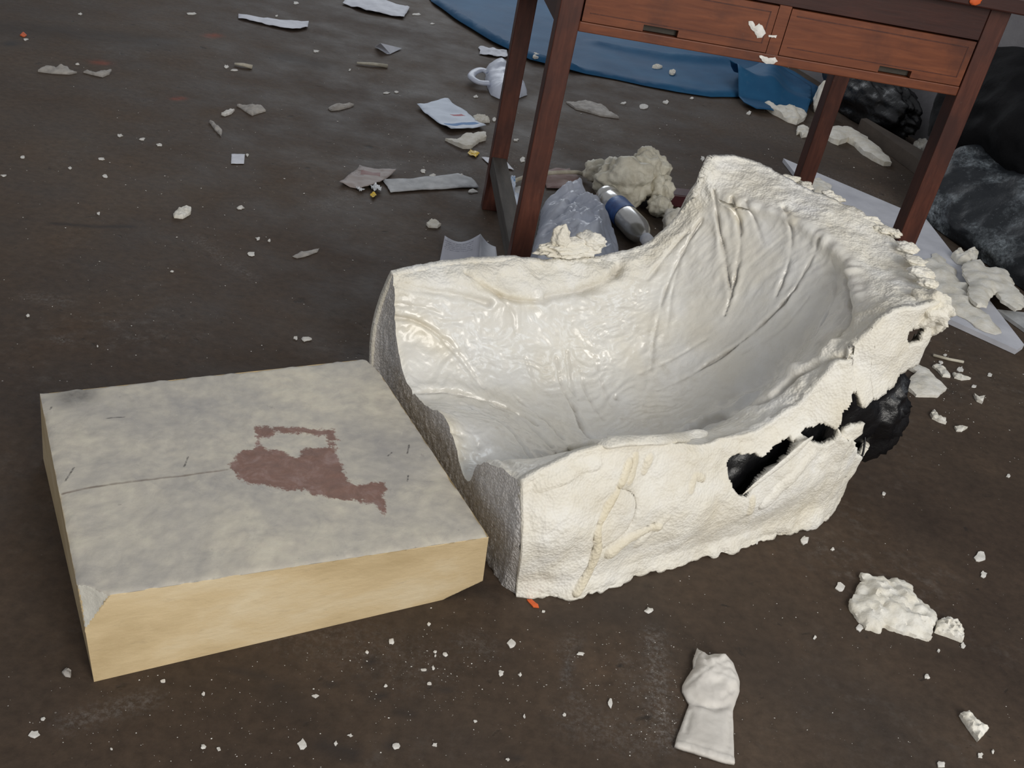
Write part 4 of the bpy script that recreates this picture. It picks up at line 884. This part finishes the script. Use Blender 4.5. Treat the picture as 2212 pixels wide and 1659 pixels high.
paper('newsprint_scrap', [(732,399),(748,386),(765,373),(776,361),(808,368),(832,369),(855,372),(838,386),(819,399),(794,408),(772,411)], print_mat('newsprint', (.34, .29, .27), [((-.09, -.02), (1, .2), .08, .05, (.12, .07, .06), .008), ((-.02, 0), (1, .2), .05, .03, (.22, .11, .10), 0)]), 'pinkish-grey newsprint scrap beside the foil sachets', 'paper', wav=.006)
paper('card_strip', [(825,391),(860,389),(902,386),(945,382),(989,377),(1018,386),(1034,406),(1008,407),(982,408),(910,412),(843,417),(836,404)], M_CARD, 'long grey-white card strip on the floor left of the table leg', 'card', wav=.003, t=.002)
paper('card_scrap', [(1040,340),(1068,342),(1096,352),(1110,368),(1080,362),(1056,356)], M_PAPER, 'white card corner sticking out behind the back left leg', 'card', wav=.002)
paper('wrapper', [(1009,334),(1017,325),(1036,332),(1028,341)], M_YELLOW, 'tiny yellow sweet wrapper on the floor below the leaflet', 'wrapper', wav=.004)
paper('foil_sachet', [(798,406),(812,402),(824,410),(822,418),(806,416)], M_FOIL, 'silver foil sachet at the edge of the newsprint scrap', 'wrapper', wav=.008)
paper('foil_sachet', [(799,422),(808,418),(814,424),(806,431)], M_YELLOW, 'yellow corner of foil sachet below the newsprint scrap', 'wrapper', wav=.004)
paper('foil_sachet', [(768,408),(780,410),(788,414),(776,416)], M_FOIL, 'silver foil sliver under the left side of the newsprint', 'wrapper', wav=.006)
paper('pink_paper', [(1170,372),(1200,366),(1230,366),(1250,385),(1258,408),(1220,410),(1180,408)], simple('pink_grey_paper', (.22, .13, .12), (.34, .27, .25), 18, .8), 'dirty pink paper under the table behind the white bag', 'paper', wav=.004)
paper('card_scrap', [(1092,408),(1120,405),(1160,412),(1150,424),(1098,420)], M_CARD, 'grey card scrap under the table between the left legs', 'card', wav=.003)
V, F = tube(smoothline([G(1090, 402, .014), G(1130, 384, .016), G(1185, 374, .018), G(1240, 372, .018), G(1256, 375, .016), G(1268, 380, .014)], 6), .006, 8)
tag(mesh('bent_strip', V, F, M_TWIG, loc=tuple(G(1185, 380))), 'thin bent pale strip on the floor behind the front left leg', 'strip')
# standing folded leaflet
def quadgrid(c00, c10, c11, c01, n, sag):
    V = []
    for j in range(n+1):
        for i in range(n+1):
            u, v = i/n, j/n; p = (c00*(1-u)+c10*u)*(1-v)+(c01*(1-u)+c11*u)*v; p = p.copy(); p[2] = max(.001, p[2]-sag*math.sin(PI*u)*v); V.append(p)
    return np.array(V), [[j*(n+1)+i, j*(n+1)+i+1, (j+1)*(n+1)+i+1, (j+1)*(n+1)+i] for j in range(n) for i in range(n)]
q1 = quadgrid(G(949, 568, .002), G(1034, 572, .012), G(1038, 505, .055), G(961, 509, .035), 10, .018); q2 = quadgrid(G(1034, 572, .012), G(1076, 570, .002), G(1071, 533, .022), G(1038, 505, .055), 8, .006)
fl_l = empty('folded_leaflet', tuple(G(1034, 572)), 'folded white leaflet propped on the floor behind the mould', 'leaflet')
lw = G(951, 562)[:2]-G(1034, 572)[:2]
M_TXT = print_mat('faded_text', (.52, .53, .60), [((-.075, .045), (1, .12), .055, .006, (.10, .10, .13), .006), ((-.085, .004), (1, .12), .065, .030, (.26, .27, .33), .006)])
for q, m_ in ((q1, M_TXT), (q2, M_PAPER)):
    o = mesh('leaflet_panel', under(fl_l, q[0]), q[1], m_, fl_l); md = o.modifiers.new('t', 'SOLIDIFY'); md.thickness = .0008
# crumpled plastic bags
def crumple(name, px, h, mat, label, cat, z0=.02, rfreq=14, amp=.3, cell=.006, mul=.05, group=None, parent=None):
    poly = rag(gpoly(px, z0), .012, .002, px[0][0] % 17); c = poly.mean(0); sz = np.ptp(poly, axis=0).max()
    top = lambda P, d: .003+h*np.clip(d/mul, 0, 1)**.55*(.72+amp*ridge(P3(P), rfreq, 3, 2.+px[0][1] % 7)*.5+amp*fbm(P3(P), rfreq*.5, 3, 5.))
    V, F = sheet(poly, cell, top, lambda P, d: .001+0*d, 4)
    if parent is not None: return mesh(name, under(parent, V), F, mat, parent)
    return tag(mesh(name, V, F, mat, loc=(c[0], c[1], 0)), label, cat, group)
crumple('plastic_bag', [(1170,448),(1195,436),(1222,430),(1240,426),(1256,430),(1278,456),(1300,484),(1322,514),(1338,536),(1340,572),(1310,590),(1270,596),(1206,590),(1150,580),(1146,555),(1154,522),(1164,490)], .085, M_WRAP, 'crumpled bluish-white plastic bag under the table beside the bottle', 'plastic bag', z0=.012, rfreq=17, amp=.55, cell=.005)
far = empty('plastic_bag', (*G(1070, 190)[:2], 0), 'small white plastic carrier bag beyond the back left leg', 'plastic bag')
crumple('bag_body', [(1050,140),(1062,130),(1082,128),(1100,134),(1120,160),(1140,182),(1140,194),(1125,200),(1080,202),(1062,194),(1055,180),(1050,160)], .05, M_WRAP, None, None, z0=.02, parent=far, cell=.01)
hp = smoothline([G(1056, 180, .02), G(1035, 178, .02), G(1019, 168, .025), G(1022, 158, .03), G(1038, 151, .03), G(1052, 155, .03)], 6); V, F = tube(hp, .014, 8, .6); mesh('bag_handle', under(far, V), F, M_WRAP, far)
M_BLUEP = print_mat('blue_print_plastic', (.62, .70, .84), [((-.04, -.012), (1, .9), .05, .012, (.03, .20, .50), .005), ((-.05, .06), (1, .4), .06, .05, (.10, .30, .60), .012)])
V, F = blob(G(1110, 452, .040), (.022, .040, .036), .3, 2., 3., 4, .12, .001); V1, F1 = blob(G(1102, 412, .04), (.010, .030, .036), .3, 2., 5., 4, .1, .001)
V, F = join([(V, F), (V1, F1)]); tag(mesh('printed_plastic_bag', V, F, M_BLUEP, loc=(*G(1098, 470)[:2], 0)), 'white plastic wrapper with blue print between the left table legs', 'plastic bag')
# bottle
B0 = G(1308, 422, .036); B1 = G(1414, 536, .036); bd = (B1-B0)/np.linalg.norm(B1-B0)
bot = empty('plastic_bottle', (*((B0+B1)/2)[:2], 0), 'empty clear plastic bottle with blue label lying under the table', 'bottle')
def lathe(prof, ax0, d, seg=28):
    a = np.cross(d, [0, 0, 1.]); a /= np.linalg.norm(a); b = np.cross(a, d); V = []
    for t, r in prof:
        for k in range(seg): V.append(ax0+d*t+r*(math.cos(2*PI*k/seg)*a+math.sin(2*PI*k/seg)*b))
    return np.array(V), [[i*seg+k, i*seg+(k+1) % seg, (i+1)*seg+(k+1) % seg, (i+1)*seg+k] for i in range(len(prof)-1) for k in range(seg)]
M_PET = simple('cloudy_clear_plastic', (.20, .19, .16), (.34, .33, .29), 12, .22, .0, spec=.6, trans=.35)
V, F = lathe([(-.004, .001), (-.004, .020), (0, .029), (.008, .0335), (.03, .0335), (.034, .031), (.04, .0335), (.075, .0335), (.08, .033), (.145, .033), (.15, .0335), (.215, .033), (.238, .027), (.253, .018), (.262, .0135), (.275, .0135)], B0, bd)
mesh('bottle_body', under(bot, V), F, M_PET, bot)
def label_mat():
    m, nt, b = new_mat('bottle_label'); tc = N(nt, 'ShaderNodeTexCoord'); n = noise(nt, tc.outputs['Object'], 35, 3)
    lk(nt, ramp(nt, n, [(.35, (.015, .06, .22)), (.62, (.03, .12, .36)), (.72, (.30, .40, .60))]), b.inputs['Base Color']); b.inputs['Roughness'].default_value = .4; return m
V, F = lathe([(.078, .0338), (.082, .0342), (.140, .0342), (.144, .0338)], B0, bd); lab = mesh('label', under(bot, V), F, label_mat(), bot); lab['label'] = 'blue wrap label'
a_ = np.cross(bd, [0, 0, 1.]); a_ /= np.linalg.norm(a_); b_ax = np.cross(a_, bd); pv = []
for t in np.linspace(.088, .125, 5):
    for an in np.linspace(.15, .75, 5): pv.append(B0+bd*t+.0347*(math.cos(an)*-np.sign(a_[0])*-1*a_*(1 if a_[1] < 0 else -1)+math.sin(an)*b_ax))
mesh('label_panel', under(lab if False else bot, np.array(pv)), [[i*5+j, i*5+j+1, (i+1)*5+j+1, (i+1)*5+j] for i in range(4) for j in range(4)], simple('label_dark', (.02, .012, .05), (.04, .02, .08), 20, .4), bot)
V, F = lathe([(.268, .0155), (.268, .0160), (.284, .0160), (.285, .001)], B0, bd, 20); mesh('bottle_cap', under(bot, V), F, M_PAPER, bot)
# foam lumps and maroon box
V, F = join([blob(G(1350, 392, .06), (.082, .06, .07), .38, 1.3, 3.3, 5, .035, .001), blob(G(1398, 375, .075), (.060, .05, .065), .34, 1.5, 8.3, 5, .035, .001), blob(G(1425, 415, .045), (.035, .035, .045), .4, 1.8, 5.3, 4, .04, .001), blob(G(1298, 372, .045), (.045, .03, .030), .35, 1.8, 6.3, 4, .04, .001), blob(G(1424, 446, .030), (.03, .03, .03), .35, 1.6, 9.3, 4, .04, .001)])
tag(mesh('foam_lump', V, F, M_LUMP, loc=(*G(1360, 450)[:2], 0)), 'big knobbly lump of yellowed foam behind the bottle', 'foam lump')
V, F = blob(G(1460, 478, .035), (.034, .03, .034), .3, 1.2, 12.3, 4, .02, .001)
tag(mesh('foam_lump', V, F, M_SCRAP, loc=(*G(1450, 490)[:2], 0)), 'small angular foam chunk between bottle and mould rim', 'foam lump')
mb = G(1472, 440); V, F = box(-.05, .06, -.03, .03, 0, .035, .003); o = mesh('maroon_box', V, F, M_MAROON, smooth=False); o.location = (mb[0], mb[1], 0); o.rotation_euler = (0, 0, .3)
tag(o, 'dark maroon plastic box half hidden behind the mould', 'box')
# crumpled paper and splinters far left
for px, lb in [([(82,152),(92,145),(118,146),(146,143),(150,150),(166,155),(150,158),(112,156)], 'crumpled pale scrap at far left, larger of two beside each other'),
               ([(180,154),(188,151),(206,158),(225,152),(241,150),(236,158),(222,164),(204,160)], 'crumpled grey scrap just right of the larger pale scrap'),
               ([(512,226),(530,228),(545,226),(566,230),(574,238),(560,242),(545,247),(530,238)], 'crumpled grey-beige scrap on floor left of centre'),
               ([(452,261),(462,264),(470,272),(480,280),(478,292),(466,280)], 'dark curled sliver below the crumpled grey-beige scrap'),
               ([(709,232),(722,227),(748,223),(765,225),(758,229),(735,235),(716,237)], 'flat greyish smear of foam left of the printed leaflet'),
               ([(632,553),(648,545),(668,541),(690,536),(685,544),(660,553),(642,557)], 'thin grey scrap on dark floor above the foam block'),
               ([(134,1452),(144,1442),(154,1448),(152,1462),(142,1460)], 'grey chip on the floor left of the block bottom corner')]:
    flake('crumpled_scrap', px, .012 if px[0][1] < 400 else .005, M_GREYPAPER, lb, 'scrap', nz=.7, nf=3.5, edge=.4)
flake('white_chip', [(478,246),(490,239),(507,237),(500,244),(486,249)], .010, M_CRUMB, 'white chip left of the crumpled grey-beige scrap', 'foam scrap')
for q0, q1_, lb in [((771, 136), (837, 143), 'thin pale splinter on the floor below the folded note'), ((507, 138), (545, 145), 'short pale splinter on the floor near the top left')]:
    V, F = tube([G(*q0, .006), (G(*q0, .006)+G(*q1_, .007))/2+np.array([0, 0, .002]), G(*q1_, .006)], [.004, .006, .007], 8); tag(mesh('splinter', V, F, M_TWIG, loc=tuple(G(*q0))), lb, 'splinter')

# ------------------------------------------------------------------ countable crumbs, one object each, by the place they lie
REG = {
 'small white crumb on the far floor left of the printed leaflet': ('crumbs on the far left floor', .008, [(167,27,182,32),(401,25,427,33),(631,3,647,9),(594,31,602,36),(48,82,62,87),(161,136,174,140),(483,139,496,147),(498,148,515,154),(674,107,692,114),(751,147,760,155),(885,27,912,34),(927,49,940,53),(827,197,845,203),(850,195,863,201)]),
 'small white crumb on the open floor left of the table': ('crumbs on the open left floor', .007, [(248,288,268,296),(298,296,316,304),(336,309,353,316),(42,335,55,342),(207,339,229,346),(146,359,157,365),(219,375,236,385),(0,376,15,381),(530,331,539,339),(511,443,528,454),(209,458,217,464),(550,511,564,519),(578,516,586,522),(532,542,556,552),(634,724,645,734),(650,726,676,738),(367,583,375,588),(56,678,65,684),(208,745,213,750)]),
 'small white crumb on the floor around the left table legs': ('crumbs around the left table legs', .010, [(1107,298,1122,305),(1121,337,1136,352),(908,364,921,375),(926,374,942,382),(987,374,1004,384),(1007,407,1034,418),(1062,252,1074,262),(1020,205,1034,211)]),
 'small white crumb on the floor between the table legs and the tarpaulin': ('crumbs between the table legs', .012, [(1340,219,1355,225),(1380,223,1403,236),(1432,214,1447,225),(1490,208,1500,214),(1510,335,1526,348),(1612,238,1626,248)]),
 'small white crumb on the floor in front of the foam block': ('crumbs in front of the foam block', .004, [(922,1343,932,1353),(838,1376,853,1393),(788,1403,797,1414),(954,1407,968,1419),(936,1403,944,1412),(938,1413,943,1420),(905,1444,926,1450),(932,1436,940,1448),(922,1472,935,1482),(346,1466,360,1476),(435,1493,445,1504),(828,1477,838,1486),(671,1498,690,1508)]),
 'white crumb on the floor along the bottom edge of the photo': ('crumbs along the bottom edge', .004, [(87,1548,99,1557),(60,1576,88,1596),(431,1606,445,1621),(467,1611,478,1623),(237,1614,245,1621),(640,1594,665,1623),(750,1584,764,1592),(932,1604,947,1614),(1021,1554,1032,1562),(720,1600,730,1612),(1092,1636,1102,1644),(845,1602,866,1622)]),
 'white crumb on the floor between the foam block and the glove': ('crumbs left of the glove', .004, [(1092,1379,1118,1401),(1075,1445,1090,1462),(1244,1407,1265,1417),(1312,1505,1327,1532),(1215,1538,1224,1549),(1130,1542,1136,1553),(1391,1311,1414,1326),(1118,1452,1128,1462),(1168,1318,1180,1324)]),
 'white crumb on the floor around the largest torn foam scrap': ('crumbs around the torn foam scrap', .006, [(1801,1256,1828,1281),(1846,1347,1868,1365),(2074,1386,2087,1401),(1995,1454,2010,1468),(1756,1372,1764,1382),(2024,1400,2032,1410)]),
 'white crumb on the dark floor at the right edge below the mould': ('crumbs at the right edge', .006, [(2066,789,2084,805),(2037,763,2047,770),(2026,778,2039,787),(2132,804,2145,815),(2096,830,2112,838),(1904,1061,1915,1071),(2173,1022,2185,1033),(2101,1188,2132,1217),(2115,1232,2134,1251),(1730,1155,1748,1178),(1630,1164,1640,1176),(1794,1182,1804,1190)]),
 'white crumb on the floor in the bottom right corner': ('crumbs in the bottom right corner', .006, [(2110,1623,2125,1640),(2021,1642,2048,1659),(2140,1618,2150,1628)]),
}
ORD = ['first', 'second', 'third', 'fourth', 'fifth', 'sixth', 'seventh', 'eighth', 'ninth', 'tenth', 'eleventh', 'twelfth', 'thirteenth', 'fourteenth', 'fifteenth', 'sixteenth', 'seventeenth', 'eighteenth', 'nineteenth']
for lb, (grp, h, L_) in REG.items():
    L_ = sorted(L_, key=lambda q: q[0]+q[2])
    for n_, b_ in enumerate(L_): flake('foam_crumb', bbpoly(b_, b_[0]*7+b_[1], 10, .55), h*.7, M_CRUMB, lb.replace('white crumb', ORD[n_]+' white crumb from left').replace('small ', '').replace('on the floor ', ''), 'foam crumb', grp, step=max(.0025, .35*np.ptp(gpoly([(b_[0], b_[1]), (b_[2], b_[3])]), axis=0).max()), edge=.35, nz=.8)
flake('orange_chip', [(1138,1296),(1148,1295),(1162,1306),(1164,1313),(1152,1312)], .002, M_ORANGE, 'bright orange chip on the floor by the mould corner', 'paint chip')
flake('orange_chip', [(43,76),(50,69),(58,76),(52,80)], .004, M_ORANGE, 'orange chip on the floor at the far left edge', 'paint chip')
flake('blue_chip', [(1020,1068),(1030,1056),(1042,1078),(1044,1100),(1036,1098)], .004, simple('blue_flake', (.02, .09, .2), (.05, .2, .35), 30, .6), 'small blue flake in the gap between block and mould', 'paint chip')

# ------------------------------------------------------------------ uncountable crumbs and dust
rs = np.random.RandomState(21); VV = []; FF = []
octa = np.array([[1, 0, 0], [-1, 0, 0], [0, 1, 0], [0, -1, 0], [0, 0, 1], [0, 0, -.2]], float); of = [[0, 2, 4], [2, 1, 4], [1, 3, 4], [3, 0, 4], [2, 0, 5], [1, 2, 5], [3, 1, 5], [0, 3, 5]]
NOGO = [np.array([bl[k][:2] for k in ('fl0', 'fr0', 'br0', 'bl0')]), bpl, pk, gpoly([(1140,420),(1360,410),(1370,600),(1140,600)]), gpoly([(820,375),(1040,370),(1040,420),(820,420)]), gpoly([(895,215),(1055,215),(1055,290),(895,290)]), mw(np.array([(-.01, -.06, 0), (.85, -.06, 0), (.85, .55, 0), (-.01, .55, 0)]))[:, :2]]
def scatter(n, cx, cy, sx, sy, r0, r1):
    pts = np.column_stack([rs.normal(cx, sx, n), rs.normal(cy, sy, n)])
    for x, y in pts:
        if not (-60 < x < 2270 and 5 < y < 1720): continue
        g = G(x, y)
        if any(inside(g[None, :2], q)[0] for q in NOGO): continue
        r = r0+(r1-r0)*rs.rand()**3; a = rs.rand()*6.3; s_ = np.array([1, .4+.6*rs.rand(), .5])*r; ca, sa = math.cos(a), math.sin(a)
        v = octa*(.7+.6*rs.rand(6, 1))*s_; v = np.column_stack([v[:, 0]*ca-v[:, 1]*sa, v[:, 0]*sa+v[:, 1]*ca, v[:, 2]+.3*r]); k = len(VV)*6
        VV.append(v+g); FF.extend([[i+k for i in f] for f in of])
scatter(420, 1150, 1480, 330, 110, .0003, .0013); scatter(200, 420, 1560, 240, 70, .0003, .0011); scatter(130, 900, 1430, 180, 60, .0003, .0016)
scatter(220, 1420, 1480, 60, 90, .0003, .0011); scatter(160, 1900, 1350, 260, 170, .0003, .0013); scatter(200, 900, 350, 170, 90, .0006, .0030)
scatter(180, 1800, 440, 160, 60, .0008, .0036); scatter(200, 500, 350, 330, 170, .0006, .0024); scatter(140, 450, 650, 300, 90, .0004, .0018); scatter(120, 2060, 840, 70, 90, .0005, .0020)
scatter(110, 1400, 300, 220, 60, .0008, .0034)
VV = np.vstack(VV); tag(mesh('foam_dust', VV, FF, M_CRUMB, smooth=False), 'fine white foam dust and specks strewn over the floor', 'foam dust', kind='stuff')
